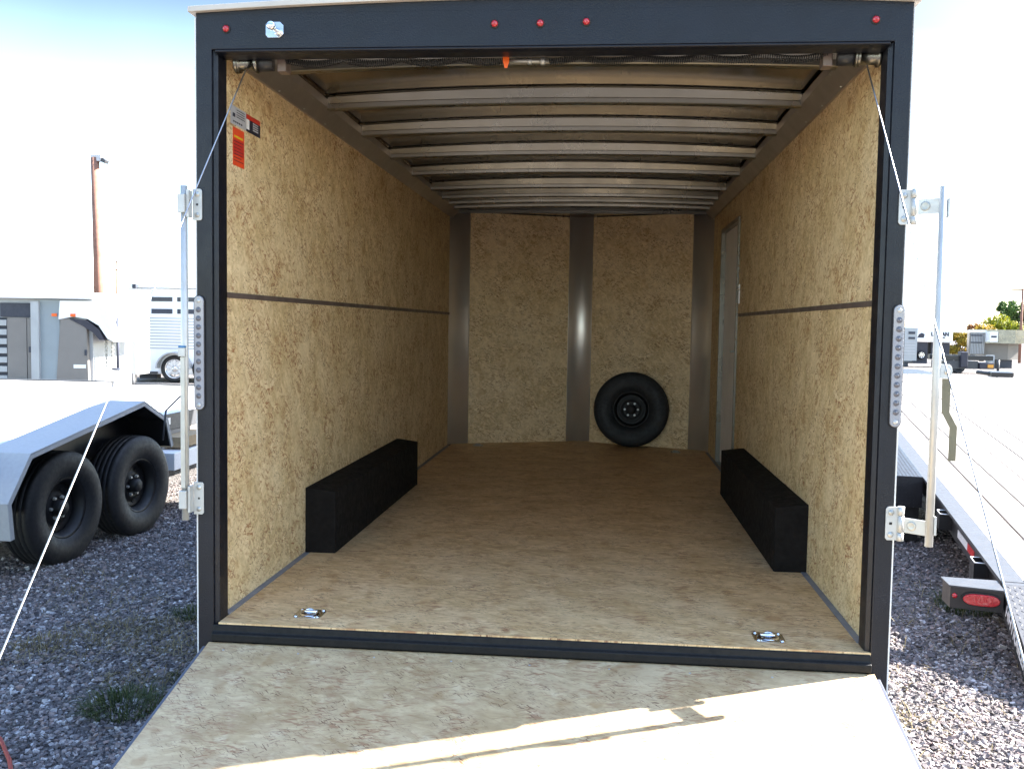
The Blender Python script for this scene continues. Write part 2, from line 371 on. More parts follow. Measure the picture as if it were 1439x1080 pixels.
def text_mesh(name, txt, size, mt, parent, mw, depth=.001, bold=.0):
    cu = bpy.data.curves.new(name, 'FONT'); cu.body = txt; cu.size = size; cu.extrude = depth; cu.offset = bold
    o = bpy.data.objects.new(name, cu); COL.objects.link(o); bpy.context.view_layer.update()
    me = bpy.data.meshes.new_from_object(o.evaluated_get(bpy.context.evaluated_depsgraph_get()))
    bpy.data.objects.remove(o); me.transform(mw); me.materials.clear(); me.materials.append(M[mt])
    r = bpy.data.objects.new(name, me); COL.objects.link(r)
    if parent: attach(r, parent)
    return r

# ------------------------------------------------------------------ ground, gravel, hills
def gz(x, y):                   # the yard falls away gently to the far right
    t = max(0, y - 9) * .0115 * (1 if x > 6 else max(0, (x + 6) / 12))
    return G - t + .012 * mnoise.noise(Vector((x * .9, y * .9, 0))) * (1 if y < 40 else 0)
def axis_pts(fine0, fine1, step, far):
    a = [fine0 + i * step for i in range(int((fine1 - fine0) / step) + 1)]
    s = step
    hi = a[-1]; lo_ = a[0]; A = []; B = []
    while hi < far: s *= 1.25; hi += s; A.append(hi)
    s = step
    while lo_ > -far: s *= 1.25; lo_ -= s; B.append(lo_)
    return B[::-1] + a + A
xs = axis_pts(-6, 6, .2, 2500); ys = axis_pts(-4, 10, .2, 2500)
g = MB(); V = [(x, y, gz(x, y) if abs(x) < 200 and y < 160 else gz(min(x, 200), min(y, 160))) for y in ys for x in xs]; nx = len(xs)
g.add(V, [(j * nx + i, j * nx + i + 1, (j + 1) * nx + i + 1, (j + 1) * nx + i) for j in range(len(ys) - 1) for i in range(nx - 1)], True)
o = g.build('ground', 'ground', recalc=False); o['kind'] = 'structure'

random.seed(4)
def stones():
    base = [Vector(v) for v in ((1, 0, 0), (-1, 0, 0), (0, 1, 0), (0, -1, 0), (0, 0, 1), (0, 0, -1))]
    fc = [(0, 2, 4), (2, 1, 4), (1, 3, 4), (3, 0, 4), (2, 0, 5), (1, 2, 5), (3, 1, 5), (0, 3, 5)]
    vs_ = []; fs = []
    def put(x, y, r):
        q = Euler((random.uniform(0, 6), random.uniform(0, 6), random.uniform(0, 6))).to_matrix()
        sx, sy, sz = random.uniform(.7, 1.3), random.uniform(.55, 1.0), random.uniform(.5, .95)
        z = gz(x, y) + r * .25 * random.uniform(-.3, 1)
        o_ = len(vs_)
        # cube-ish 8 vertex chip with jitter
        for cx in (-1, 1):
            for cy in (-1, 1):
                for cz in (-1, 1):
                    p = q @ Vector((cx * sx * random.uniform(.45, 1), cy * sy * random.uniform(.45, 1), cz * sz * random.uniform(.45, 1)))
                    vs_.append((x + p.x * r * .8, y + p.y * r * .8, z + p.z * r * .62))
        for f in ((0, 1, 3, 2), (4, 6, 7, 5), (0, 4, 5, 1), (2, 3, 7, 6), (0, 2, 6, 4), (1, 5, 7, 3)): fs.append(tuple(i + o_ for i in f))
    def region(x0, x1, y0, y1, n, fn=None):
        for _ in range(n):
            x = random.uniform(x0, x1); y = random.uniform(y0, y1)
            if fn and not fn(x, y): continue
            r = random.choice((.009, .011, .013, .015, .018)) * random.uniform(.8, 1.2)
            if random.random() < .006: r *= 1.9
            put(x, y, r)
    region(-2.9, -1.2, -.6, 2.2, 17000)
    region(-3.9, -2.9, .6, 2.4, 6500)
    region(-3.9, -1.2, 2.2, 4.8, 17000)
    region(-4.2, -1.6, 4.8, 8.0, 6000)
    region(1.2, 2.6, -.6, 2.4, 19000)
    region(1.4, 3.4, 2.4, 5.5, 8000)
    me = bpy.data.meshes.new('gravel'); me.from_pydata(vs_, [], fs); me.materials.append(M['stone']); me.update()
    o = bpy.data.objects.new('gravel', me); COL.objects.link(o); tag(o, 'loose grey and pinkish gravel covering the yard', 'gravel'); o['kind'] = 'stuff'
stones()
h = MB(); n_ = 160; V = []
for i in range(n_):
    x = -900 + 2600 * i / (n_ - 1)
    top = -8 + 18 * max(0, mnoise.noise(Vector((x * .0022, 1.7, 0))) + .35) + 3 * mnoise.noise(Vector((x * .012, 4, 0)))
    V += [(x, 1150, -30), (x, 1300, top), (x, 1600, -30)]
h.add(V, [(i * 3 + k, i * 3 + 3 + k, i * 3 + 4 + k, i * 3 + 1 + k) for i in range(n_ - 1) for k in (0, 1)], True)
h.build('hills', 'hill')['kind'] = 'structure'

# ------------------------------------------------------------------ wheels
def wheel_parts(parent, Rw, wd, rr, style='black', side=1, flat=False, T=None, world=True):
    """wheel turning about local X; outer face looks towards +X*side.  T: local -> mesh space"""
    T = T or Matrix()
    hw = wd / 2
    t = MB(T); pr = []
    # inner bead, sidewall, tread with grooves, sidewall, bead
    pr = [(-hw * .70, rr), (-hw * .86, rr + .012), (-hw * .98, rr + (Rw - rr) * .45), (-hw * .95, rr + (Rw - rr) * .78), (-hw * .84, Rw - .010), (-hw * .74, Rw - .002)]
    for k in (-.5, -.17, .17, .5): pr += [(hw * (k - .032), Rw), (hw * (k - .026), Rw - .006), (hw * (k + .026), Rw - .006), (hw * (k + .032), Rw)]
    pr += [(hw * .74, Rw - .002), (hw * .84, Rw - .010), (hw * .95, rr + (Rw - rr) * .78), (hw * .965, rr + (Rw - rr) * .70), (hw * .985, rr + (Rw - rr) * .66), (hw * .98, rr + (Rw - rr) * .45), (hw * .86, rr + .012), (hw * .70, rr)]
    pr = [(p[0] * side, p[1]) for p in pr]
    t.lathe(pr, 64)
    ty = t.build('tyre', 'tyre', parent) if world else t.build('tyre', 'tyre')
    rm = MB(T); s = side
    mt = 'rimblack' if style == 'black' else 'chrome'
    rm.lathe([(-hw * .72 * s, rr * .99), (-hw * .7 * s, rr * .90), (hw * .1 * s, rr * .86), (hw * .50 * s, rr * .86), (hw * .62 * s, rr * .93), (hw * .72 * s, rr * .95), (hw * .80 * s, rr * 1.035), (hw * .74 * s, rr * 1.05), (hw * .66 * s, rr * .99)], 48)
    if style == 'black':
        rm.lathe([(hw * .12 * s, rr * .865), (hw * .20 * s, rr * .80), (hw * .10 * s, rr * .70), (hw * .06 * s, rr * .60), (hw * .24 * s, rr * .50), (hw * .27 * s, rr * .42), (hw * .20 * s, rr * .34), (hw * .20 * s, rr * .01)], 48)
    else:
        for k in range(8):
            a = 2 * math.pi * k / 8
            for da in (0,):
                c, sn = math.cos(a), math.sin(a)
                px, py = -sn, c
                q = []
                for rad, wid in ((rr * .25, .030), (rr * .92, .050)):
                    for sg in (-1, 1): q.append((rad * c + px * wid * sg * .55, rad * sn + py * wid * sg * .55))
                q = [q[0], q[1], q[3], q[2]]
                rm.prism(q, 'x', hw * .35 * s, hw * .6 * s)
        rm.lathe([(hw * .3 * s, rr * .34), (hw * .66 * s, rr * .32), (hw * .7 * s, rr * .2), (hw * .7 * s, .001)], 24)
    ro = rm.build('rim', mt, parent)
    hb = MB(T)
    if style == 'black':
        hb.lathe([(hw * .2 * s, rr * .27), (hw * .62 * s, rr * .26), (hw * .70 * s, rr * .22), (hw * .72 * s, .001)], 28)
        hub = hb.build('hub', 'rimblack', parent)
        hl = MB(T)                       # hand holes around the disc, and lug nuts
        for k in range(8):
            a = 2 * math.pi * k / 8 + .2; c, sn = math.cos(a), math.sin(a)
            hl.cyl((hw * .085 * s, rr * .655 * c, rr * .655 * sn), (hw * .13 * s, rr * .655 * c, rr * .655 * sn), rr * .085, 12)
        h2 = hl.build('hand_holes', 'rubber', ro)
        for k in range(6):
            a = 2 * math.pi * k / 6; c, sn = math.cos(a), math.sin(a)
            n2 = MB(T); n2.tube([(hw * .2 * s, rr * .38 * c, rr * .38 * sn), (hw * .40 * s, rr * .38 * c, rr * .38 * sn)], [.0115, .010], 6, smooth=False)
            n2.build('lug_nut', 'steel', ro)
    return ty, ro

# ------------------------------------------------------------------ the cargo trailer
W2 = 1.22; L = 5.56; NOSE = 6.06
ct = thing('cargo_trailer', 'black framed enclosed cargo trailer seen from behind, ramp door down and bare strand board inside', 'cargo trailer', (0, 2.8, G))
# rear frame
fr = MB()
fr.prism([(-1.275, -.15), (-1.275, 2.268), (1.275, 2.268), (1.275, -.15), (1.215, -.15), (1.215, 2.14), (-1.215, 2.14), (-1.215, -.15)], 'y', .0, .10)
for s in (-1, 1): fr.prism([(1.2149 * s, .012), (1.198 * s, .020), (1.198 * s, .10), (1.2149 * s, .10)], 'z', -.15, 2.1395)
fr.prism([(0.004, 2.1399), (.09, 2.1399), (.09, 2.125), (.02, 2.125), (-.005, 2.129), (-.007, 2.136)], 'x', -1.2, 1.2)
fr.build('rear_frame', 'black', ct, .0025)
sl = MB(); sl.prism([(-.0005, -.005), (-.008, -.007), (-.012, -.030), (-.026, -.036), (-.026, -.064), (-.0005, -.066)], 'x', -1.2145, 1.2145); sl.prism([(.0, -.032), (.099, -.032), (.099, -.149), (.0, -.149)], 'x', -1.1975, 1.1975)
sl.build('door_sill', 'sillblack', ct, .003)
# outer skin, roof trim
for s in (-1, 1):
    box('side_panel', 'charcoal', (1.2762 * s, .031, -.15), (1.2805 * s, L, 2.2545), ct)
    box('corner_trim', 'white', (1.276 * s, .003, -.15), (1.281 * s, .03, 2.2545), ct)
    sk = MB(); sk.box((1.2815 * s, .10, 2.255), (1.296 * s, L, 2.285)); sk.build('roof_rail', 'trimwhite', ct, .002)
nx_ = MB(); nx_.prism([(-1.281, L + .001), (-.14, NOSE + .12), (.14, NOSE + .12), (1.281, L + .001), (1.275, L + .001), (.135, NOSE + .115), (-.135, NOSE + .115), (-1.275, L + .001)], 'z', -.15, 2.26)
nx_.build('nose_panel', 'charcoal', ct)
rf = MB(); N = 24
def crown(x): return 2.262 + .045 * (1 - (x / 1.25) ** 2)
def arcsheet(mb, y0, y1, f, t, x0=-1.24, x1=1.24):
    P = []
    for i in range(N + 1):
        x = x0 + (x1 - x0) * i / N; z = f(x)
        P += [(x, y0, z), (x, y1, z), (x, y1, z + t), (x, y0, z + t)]
    fs = []
    for i in range(N):
        a, b = i * 4, i * 4 + 4
        for k in range(4): fs.append((a + k, a + (k + 1) % 4, b + (k + 1) % 4, b + k))
    fs += [(0, 3, 2, 1), (N * 4, N * 4 + 1, N * 4 + 2, N * 4 + 3)]
    mb.add(P, fs)
arcsheet(rf, .101, 6.2, crown, .004, -1.275, 1.275); rf.build('roof_sheet', 'roof', ct)
tr = MB(); P = []
for i in range(N + 1):
    x = -1.297 + 2.594 * i / N; z = 2.270 + .034 * (1 - (x / 1.297) ** 2)
    P += [(x, -.022, z), (x, .10, z), (x, .10, z + .024), (x, -.022, z + .020)]
fs = []
for i in range(N):
    a, b = i * 4, i * 4 + 4
    for k in range(4): fs.append((a + k, a + (k + 1) % 4, b + (k + 1) % 4, b + k))
fs += [(0, 3, 2, 1), (N * 4, N * 4 + 1, N * 4 + 2, N * 4 + 3)]
tr.add(P, fs); tr.build('rear_roof_trim', 'trimwhite', ct, .002)
hd = MB(); P = []
for i in range(N + 1):
    x = -1.275 + 2.55 * i / N; P += [(x, .0, 2.266), (x, .09, 2.266), (x, .09, 2.2702 + .034 * (1 - (x / 1.297) ** 2)), (x, .0, 2.2702 + .034 * (1 - (x / 1.297) ** 2))]
hd.add(P, fs); hd.build('header_crown', 'black', ct)
# floor, walls, seams
box('floor', 'floor', (-1.196, .0005, -.03), (1.235, L + .04, 0), ct)
nf = MB(); nf.prism([(-1.235, L + .041), (1.235, L + .041), (.10, NOSE + .09), (-.10, NOSE + .09)], 'z', -.03, -.001); nf.build('nose_floor', 'floor', ct)
box('floor_pan', 'blackpaint', (-1.26, .102, -.15), (1.26, L, -.034), ct)
ZS = 1.247
for s in (-1, 1):
    if s < 0:
        box('wall_lining', 'wall_l', (W2 * s, .10, 0.001), ((W2 + .012) * s, L, ZS), ct)
        box('wall_lining', 'wall_l', (W2 * s, .10, ZS + .001), ((W2 + .012) * s, L, 2.2), ct)
    else:
        q = MB(); q.box((W2, .10, .001), (W2 + .012, 3.74, ZS)); q.box((W2, 4.80, .001), (W2 + .012, L, ZS)); q.build('wall_lining', 'wall_l', ct)
        q = MB(); q.box((W2, .10, ZS + .001), (W2 + .012, 3.74, 2.2)); q.box((W2, 4.80, ZS + .001), (W2 + .012, L, 2.2)); q.box((W2, 3.7401, 1.975), (W2 + .012, 4.7999, 2.2)); q.build('wall_lining', 'wall_l', ct)
    e = 3.735 if s > 0 else L
    box('wall_seam_strip', 'aludark', ((W2 - .003) * s, .101, ZS - .011), ((W2 + .002) * s, e, ZS + .011), ct)
    y1 = 1.12
    box('floor_trim', 'floor_trim', ((W2 - .0005) * s, .104, .0005), ((W2 - .026) * s, y1, .004), ct)
    box('floor_trim', 'floor_trim', ((W2 - .0005) * s, 3.222, .0005), ((W2 - .026) * s, L - .1, .004), ct)
    cv = MB(); cv.prism([((W2 + .001) * s, 2.150), ((W2 - .012) * s, 2.150), (1.150 * s, 2.212), (1.150 * s, 2.252), (1.158 * s, 2.252), (1.160 * s, 2.215), ((W2 + .001) * s, 2.162)], 'y', .101, L + .02)
    cv.build('ceiling_cove', 'cove', ct)
    scw = MB(); k = .35
    while k < L:
        for (xx, zz) in ((W2 - .02, 2.158), (1.160, 2.206)): scw = MB(); scw.lathe([(0, .006), (-.003, .0045), (-.004, .001)], 8, 'z', (xx * s, k, zz)); scw.build('screw', 'steel', ct)
        k += .345
# wheel boxes
for s, (ya, yb) in ((-1, (1.135, 3.235)), (1, (1.115, 3.225))):
    wb = MB(); xi = 1.066
    wb.prism([(W2 * s, .0005), (xi * s, .0005), (xi * s, .308), ((W2 - .03) * s, .324), (W2 * s, .326)], 'y', ya, yb)
    o = wb.build('wheel_box', 'blackmatt', ct, .004); 
    cap = MB(); cap.box(((W2 - .002) * s, ya - .001, .318), ((xi + .12) * s, ya + .02, .3285)); 
# ceiling bows: hat section
BOWS = [.60, 1.30, 1.97, 2.70, 3.40, 4.14, 4.66, 5.02, 5.33]
for yb in BOWS:
    b = MB(); P = []; m_ = 11
    for i in range(N + 1):
        x = -1.162 + 2.324 * i / N; zt = crown(x) - .004; zb = 2.206 + .024 * (1 - (x / 1.162) ** 2)
        for (dy, z) in ((-.064, zt), (-.044, zt - .003), (-.031, zb + .026), (-.0335, zb + .022), (-.030, zb + .004), (-.026, zb), (-.010, zb), (.018, zb), (.026, zb + .012), (.038, zt - .004), (.062, zt)): P.append((x, yb + dy, z))
    fs2 = []
    for i in range(N):
        for k in range(m_ - 1): fs2.append((i * m_ + k, i * m_ + k + 1, (i + 1) * m_ + k + 1, (i + 1) * m_ + k))
    b.add(P, fs2); o = b.build('roof_bow', 'alu', ct)
    md = o.modifiers.new('s', 'SOLIDIFY'); md.thickness = .002
b = MB(); P = []
for i in range(N + 1):
    x = -1.235 + 2.47 * i / N; P += [(x, L + .03, 2.20), (x, L + .05, 2.20), (x, L + .05, crown(x) - .0005), (x, L + .03, crown(x) - .0005)]
fs2 = []
for i in range(N):
    for k in range(4): fs2.append((i * 4 + k, i * 4 + (k + 1) % 4, (i + 1) * 4 + (k + 1) % 4, (i + 1) * 4 + k))
b.add(P, fs2); b.build('light_leak_plate', 'alu', ct)  # plate added to block daylight leaking in above the nose
# front wall : two boards in a shallow V, curved metal corners, curved centre post
for s in (-1, 1):
    a = Vector((1.05 * s, 5.665, 0)); b = Vector((.115 * s, 6.045, 0)); d = (b - a).normalized(); nrm = Vector((-d.y, d.x, 0)) * (1 if s > 0 else -1)
    if nrm.y < 0: nrm = -nrm
    q = MB(); pts = [(a.x, a.y), (b.x, b.y), (b.x + nrm.x * .012, b.y + nrm.y * .012), (a.x + nrm.x * .012, a.y + nrm.y * .012)]
    q.prism(pts, 'z', .0, 2.215); q.build('front_board', 'wall_f', ct)
    cs = MB(); PP = []; K = 12
    for k in range(K + 1):       # quarter round from the side wall to the board
        t = k / K; an = t * R(68)
        PP.append(((W2 - .185 * (1 - math.cos(an)) * 1.55) * s, L - .10 + .21 * math.sin(an) + .02 * t))
    inner = PP; outer = [(p[0] + .004 * s, p[1] + .004) for p in PP]
    cs.prism(inner + outer[::-1], 'z', 0.0005, 2.2, ); o = cs.build('corner_panel', 'alupanel', ct)
    for f in o.data.polygons: f.use_smooth = True
cp = MB(); PP = []
for k in range(17):
    an = R(-80 + 160 * k / 16); PP.append((.130 * math.sin(an) / math.sin(R(80)) + .012, 6.033 + .085 * math.cos(an) - .012))
cp.prism(PP + [(p[0] * 1.02, p[1] + .004) for p in PP][::-1], 'z', .0005, 2.245)
o = cp.build('centre_nose_panel', 'alupanel', ct)
for f in o.data.polygons: f.use_smooth = True
nsf = MB(); nsf.prism([(-1.215, L + .02), (1.215, L + .02), (.15, NOSE + .1), (-.15, NOSE + .1)], 'z', 2.222, 2.226); nsf.build('nose_soffit', 'roof', ct)
# side door on the right wall
dr = thing_part = None
q = MB()
for (y0, y1, z0, z1) in ((3.742, 3.772, .0, 1.972), (4.768, 4.798, .0, 1.972), (3.772, 4.768, 1.942, 1.972), (3.772, 4.768, .0, .02)): q.box((1.206, y0, z0), (1.262, y1, z1))
q.build('side_door_frame', 'alu', ct, .002)
sd = box('side_door', 'doorpan', (1.243, 3.773, .021), (1.262, 4.767, 1.941), ct)
q = MB(); q.box((1.236, 3.90, .93), (1.2425, 3.945, 1.02)); q.cyl((1.2361, 3.92, .975), (1.205, 3.92, .975), .008); q.tube([(1.207, 3.92, .975), (1.205, 3.99, .972)], .007, 8); q.build('handle', 'steel', sd)
q = MB(); q.box((1.236, 3.90, .43), (1.2425, 3.93, .50)); q.build('latch_plate', 'aludark', sd)
q = MB(); q.box((1.210, 3.66, 1.395), (1.2195, 3.675, 1.47)); q.box((1.205, 3.60, 1.425), (1.2095, 3.73, 1.437)); q.box((1.210, 3.66, 1.33), (1.2195, 3.675, 1.3949)); q.build('wall_switch', 'whitetape', ct)
# tie-down rings
def dring(x, y, sc=1.0, mt='chrome'):
    t = MB(); a = .056 * sc; c = .016 * sc
    t.prism([(x - a + c, y - a), (x + a - c, y - a), (x + a, y - a + c), (x + a, y + a - c), (x + a - c, y + a), (x - a + c, y + a), (x - a, y + a - c), (x - a, y - a + c)], 'z', .0008, .0035)
    o = t.build('tie_down', mt, ct)
    b_ = MB(); b_.lathe([(.0040, .040 * sc), (.0085, .036 * sc), (.0080, .032 * sc), (.0045, .024 * sc), (.0040, .001)], 24, 'z', (x, y, 0)); b_.build('dish', mt, o)
    rg = MB(); rg.tube([(x + .026 * sc * math.cos(k * math.pi / 10), y - .004 + .026 * sc * math.sin(k * math.pi / 10), .014) for k in range(11)] , .0048 * sc, 8)
    rg.tube([(x - .03 * sc, y - .006, .014), (x + .03 * sc, y - .006, .014)], .0055 * sc, 8); rg.build('ring', mt, o)
    for (dx, dy) in ((-1, -1), (1, -1), (-1, 1), (1, 1)):
        bo = MB(); bo.lathe([(.0036, .0085 * sc), (.0075, .007 * sc), (.009, .001)], 10, 'z', (x + dx * .043 * sc, y + dy * .043 * sc, 0)); bo.build('bolt', 'chrome', o)
dring(-.886, .150); dring(.877, .118); dring(-.93, 5.50, .8, 'galv'); dring(.92, 5.42, .8, 'galv')
# marker lights
for (x, z) in ((-1.159, 2.213), (-.169, 2.217), (-.006, 2.217), (.157, 2.220), (1.149, 2.213)):
    q = MB(); q.lathe([(-.001, .0125), (-.007, .0115), (-.012, .006), (-.013, .0005)], 18, 'y', (x, 0, z)); o = q.build('marker_light', 'lensred', ct)
    q = MB(); q.lathe([(-.0005, .017), (-.004, .016), (-.005, .0128)], 18, 'y', (x, 0, z)); q.build('grommet', 'rubber', o)
# door stop bumper on the header
q = MB(); q.prism([(-1.000, 2.178), (-.955, 2.178), (-.942, 2.19), (-.942, 2.222), (-.955, 2.234), (-1.000, 2.234), (-1.008, 2.226), (-1.008, 2.188)], 'y', -.0055, -.0005)
o = q.build('ramp_catch', 'chrome', ct, .001)
q = MB(); q.lathe([(-.0058, .008), (-.038, .0085), (-.042, .015), (-.056, .0155), (-.060, .012), (-.061, .0005)], 20, 'y', (-.972, 0, 2.207)); q.build('catch_pin', 'chrome', o)
# tail light bars
for s, x in ((-1, -1.2645), (1, 1.2645)):
    z0, z1 = .812, 1.238; hw = .0185
    def stad(r, k=0):
        P = []
        for i in range(9): a = math.pi * i / 8; P.append((x + r * math.cos(a), z1 - hw + r * math.sin(a)))
        for i in range(9): a = math.pi + math.pi * i / 8; P.append((x + r * math.cos(a), z0 + hw + r * math.sin(a)))
        return P
    q = MB(); q.prism(stad(hw), 'y', -.012, -.0006); o = q.build('tail_light', 'lensclear', ct, .003)
    q = MB(); q.prism(stad(hw + .003), 'y', -.005, -.0003); q.build('bezel', 'rubber', o)
    for k in range(11):
        z = z0 + .052 + (z1 - z0 - .104) * k / 10
        q = MB(); q.lathe([(-.0125, .0105), (-.0145, .0095), (-.0125, .006), (-.0165, .004), (-.017, .0005)], 14, 'y', (x, 0, z)); q.build('led', 'led', o)
    for z in (z0 + .018, z1 - .018):
        q = MB(); q.lathe([(-.0125, .008), (-.015, .007), (-.0153, .0005)], 10, 'y', (x, 0, z)); q.build('screw', 'steel', o)
# stickers on the left wall
def stick(y0, y1, z0, z1, mt, off=.0008, name='sticker', par=None):
    return MB().box((-W2 + .0002, y0, z0), (-W2 + off, y1, z1)).build(name, mt, par or ct)
s1 = stick(.188, .352, 1.915, 1.987, 'greysticker', .0008, 'info_sticker')
for k in range(5): stick(.215 + .02 * k, .228 + .02 * k, 1.925, 1.931, 'navy', .0013, 'print', s1)
stick(.21, .235, 1.945, 1.960, 'navy', .0013, 'print', s1)
for k in range(4): stick(.25, .335, 1.975 - .009 * k, 1.978 - .009 * k, 'navy', .0012, 'print', s1)
s2 = stick(.212, .330, 1.758, 1.906, 'orange', .0008, 'warning_sticker')
stick(.225, .315, 1.868, 1.876, 'yellow', .0013, 'print', s2); stick(.215, .327, 1.800, 1.862, 'red', .0012, 'print', s2)
for k in range(7): stick(.222, .318 - .01 * (k % 3), 1.852 - .0125 * k, 1.8545 - .0125 * k, 'navy', .0016, 'print', s2)
s3 = stick(.352, .510, 1.915, 1.985, 'navy', .0010, 'safety_sticker')
stick(.3525, .5095, 1.966, 1.9848, 'red', .0014, 'print', s3); stick(.3525, .385, 1.925, 1.965, 'whitetape', .0014, 'print', s3)
for k in range(4): stick(.425, .485, 1.957 - .009 * k, 1.962 - .009 * k, 'greysticker', .0016, 'print', s3)
# ramp spring gear under the header
q = MB(); P = []; turns = 250
for i in range(turns * 9 + 1):
    t = i / (turns * 9); x = -.98 + 2.00 * t; a = 2 * math.pi * i / 9
    ph = (x + .98) / 2.0 * 9.0
    zc = 2.137 - .019 * abs(math.sin(math.pi * ph / 1.0)) ** .8 - (.0 if .33 < t < .52 else 0)
    r = .0125 if not (.40 < t < .52) else .0105
    P.append((x, .13 + r * math.cos(a), zc + r * math.sin(a)))
half1 = [p for p in P if p[0] < -.13]; half2 = [p for p in P if p[0] > .02]
for hh in (half1, half2): MB().tube(hh, .0024, 4).build('assist_spring', 'rubber', ct)
q = MB(); q.cyl((-.13, .14, 2.125), (.02, .14, 2.122), .007, 10); q.cyl((-.06, .14, 2.123), (-.045, .14, 2.123), .013, 6); q.cyl((-.012, .14, 2.123), (.004, .14, 2.123), .015, 12); q.build('turnbuckle', 'galv', ct)
q = MB(); q.prism([(-.153, 2.150), (-.128, 2.150), (-.127, 2.118), (-.134, 2.094), (-.144, 2.094), (-.150, 2.118)], 'y', .118, .121); q.build('orange_flag', 'orange2', ct)
for s, x in ((-1, -1.125), (1, 1.152)):
    q = MB(); q.lathe([(-.045, .030), (-.042, .036), (-.036, .036), (-.033, .026), (-.03, .035), (-.026, .035), (-.024, .027), (.03, .027), (.034, .036), (.045, .036), (.046, .001)], 24, 'x', (x, .115, 2.118)); q.build('cable_drum', 'alu', ct)
    q = MB(); q.cyl((x - s * .035, .118, 2.118), (x - s * .10, .125, 2.122), .030, 16); q.build('drum_bracket', 'blackpaint', ct)
    q = MB(); q.box((x - s * .115, .12, 2.09), (x - s * .15, .18, 2.15)); q.build('pulley_plate', 'aludark', ct, .004)
# cables to the end of the ramp
RE = -2.12
for (a, b) in (((-1.125, .1, 2.088), (-1.255, -1.9, -.47)), ((1.150, .1, 2.087), (1.250, -1.9, -.49))):
    a = Vector(a); b = Vector(b)
    q = MB(); q.tube([a + (b - a) * k / 20 for k in range(21)], .0026 if a.x < 0 else .0026, 7); q.build('ramp_cable', 'cable', ct)
# ramp door
sl_ = math.tan(R(12)); yR = -.012; T = Matrix.Translation((0, yR, -.070)) @ Matrix.Rotation(R(12.5), 4, 'X')
LR = 2.18
rp = MB(T); rp.box((-1.227, -LR, -.020), (1.227, -.004, 0)); ramp_o = rp.build('ramp_door', 'ramp', ct)
for s in (-1, 1):
    q = MB(T); q.box((1.2275 * s, -LR, -.045), (1.240 * s, -.03, -.002)); q.build('edge_channel', 'charcoal', ramp_o, .002)
q = MB(T); q.box((-1.238, -LR - .03, -.045), (1.238, -LR - .0005, .002)); q.build('end_channel', 'galv', ramp_o, .002)
q = MB(T); q.box((-1.21, -LR, -.044), (1.21, -.02, -.0205)); q.build('outer_skin', 'blackpaint', ramp_o)
q = MB(T)
for i in range(26):
    x = -1.15 + i * .092; 
for yy in (-.055, -.75, -1.45, -2.12):
    for i in range(9): q = MB(T); q.lathe([(.0002, .0045), (.0012, .004), (.0014, .0005)], 8, 'z', (-1.15 + i * .2875, yy, 0)); q.build('screw', 'galv', ramp_o)
q = MB(); q.tube([(-1.2, -.004, -.082), (1.2, -.004, -.082)], .008, 10); q.build('ramp_hinge', 'blackpaint', ct)
# lock rods, hinges
def hinge(xp, z0, z1, s, arm):
    """zinc strap: plate on the post, barrel at its edge, arm out to the rod"""
    q = MB(); zc = (z0 + z1) / 2
    q.prism([(xp, z0 + .008), (xp + .006 * s, z0), (xp + .042 * s, z0), (xp + .042 * s, z1), (xp + .006 * s, z1), (xp, z1 - .008)], 'y', -.0065, -.0005)
    o = q.build('strap_plate', 'steel', ct, .001)
    for z in (z0 + .02, z1 - .02):
        b_ = MB(); b_.lathe([(-.007, .0105), (-.010, .009), (-.0125, .004), (-.013, .0005)], 14, 'y', (xp + .018 * s, 0, z)); b_.build('bolt', 'galv', o)
    b_ = MB(); b_.box((xp + .012 * s, -.0072, zc - .004), (xp + .022 * s, -.0066, zc + .005)); b_.build('square_hole', 'rubber', o)
    br = MB()
    br.cyl((xp + .050 * s, -.010, z0), (xp + .050 * s, -.010, z0 + .028), .0115, 14); br.cyl((xp + .050 * s, -.010, z0 + .030), (xp + .050 * s, -.010, z1 - .030), .0105, 14); br.cyl((xp + .050 * s, -.010, z1 - .028), (xp + .050 * s, -.010, z1 + .003), .0115, 14)
    br.build('barrel', 'steel', o)
    if arm:
        an = math.atan2(-.058, .070); TA = Matrix.Translation((xp + .052 * s, -.014, zc)) @ Matrix.Rotation(an, 4, 'Z')
        a_ = MB(TA); a_.box((.010, -.003, -.027), (.094, .003, .025)); a_.build('strap_arm', 'steel', o, .001)
        r_ = MB(TA); r_.lathe([(-.0032, .0165), (-.007, .0155), (-.0055, .011), (-.0055, .0005)], 20, 'y', (.036, 0, 0)); r_.build('boss', 'galv', o)
hinge(1.249, 1.515, 1.635, 1, True); hinge(1.247, .411, .530, 1, True)
def plate(x0, x1, z0, z1, name='rod_bracket'):
    q = MB(); q.prism([(x0, z0), (x1 - .006, z0), (x1, z0 + .006), (x1, z1 - .006), (x1 - .006, z1), (x0, z1)], 'y', -.0065, -.0005); o = q.build(name, 'steel', ct, .001)
    for z in (z0 + .02, z1 - .02):
        b_ = MB(); b_.lathe([(-.007, .0095), (-.010, .008), (-.0115, .0005)], 14, 'y', (x1 - .018, 0, z)); b_.build('bolt', 'galv', o)
    zc = (z0 + z1) / 2
    b_ = MB(); b_.lathe([(-.0067, .0045), (-.0072, .0005)], 8, 'y', (x1 - .018, 0, zc)); b_.build('hole', 'rubber', o)
    e_ = MB(); e_.prism([(-1.327, zc - .034), (-1.299, zc - .034), (-1.299, zc + .034), (-1.327, zc + .034)], 'y', -.052, -.0385); e_.build('keeper', 'steel', o, .002)
    e_ = MB(); e_.box((-1.2975, -.040, zc - .05), (-1.288, -.0066, zc + .05)); e_.build('flange', 'steel', o, .001)
plate(-1.288, -1.252, 1.517, 1.633); plate(-1.288, -1.250, .415, .537)
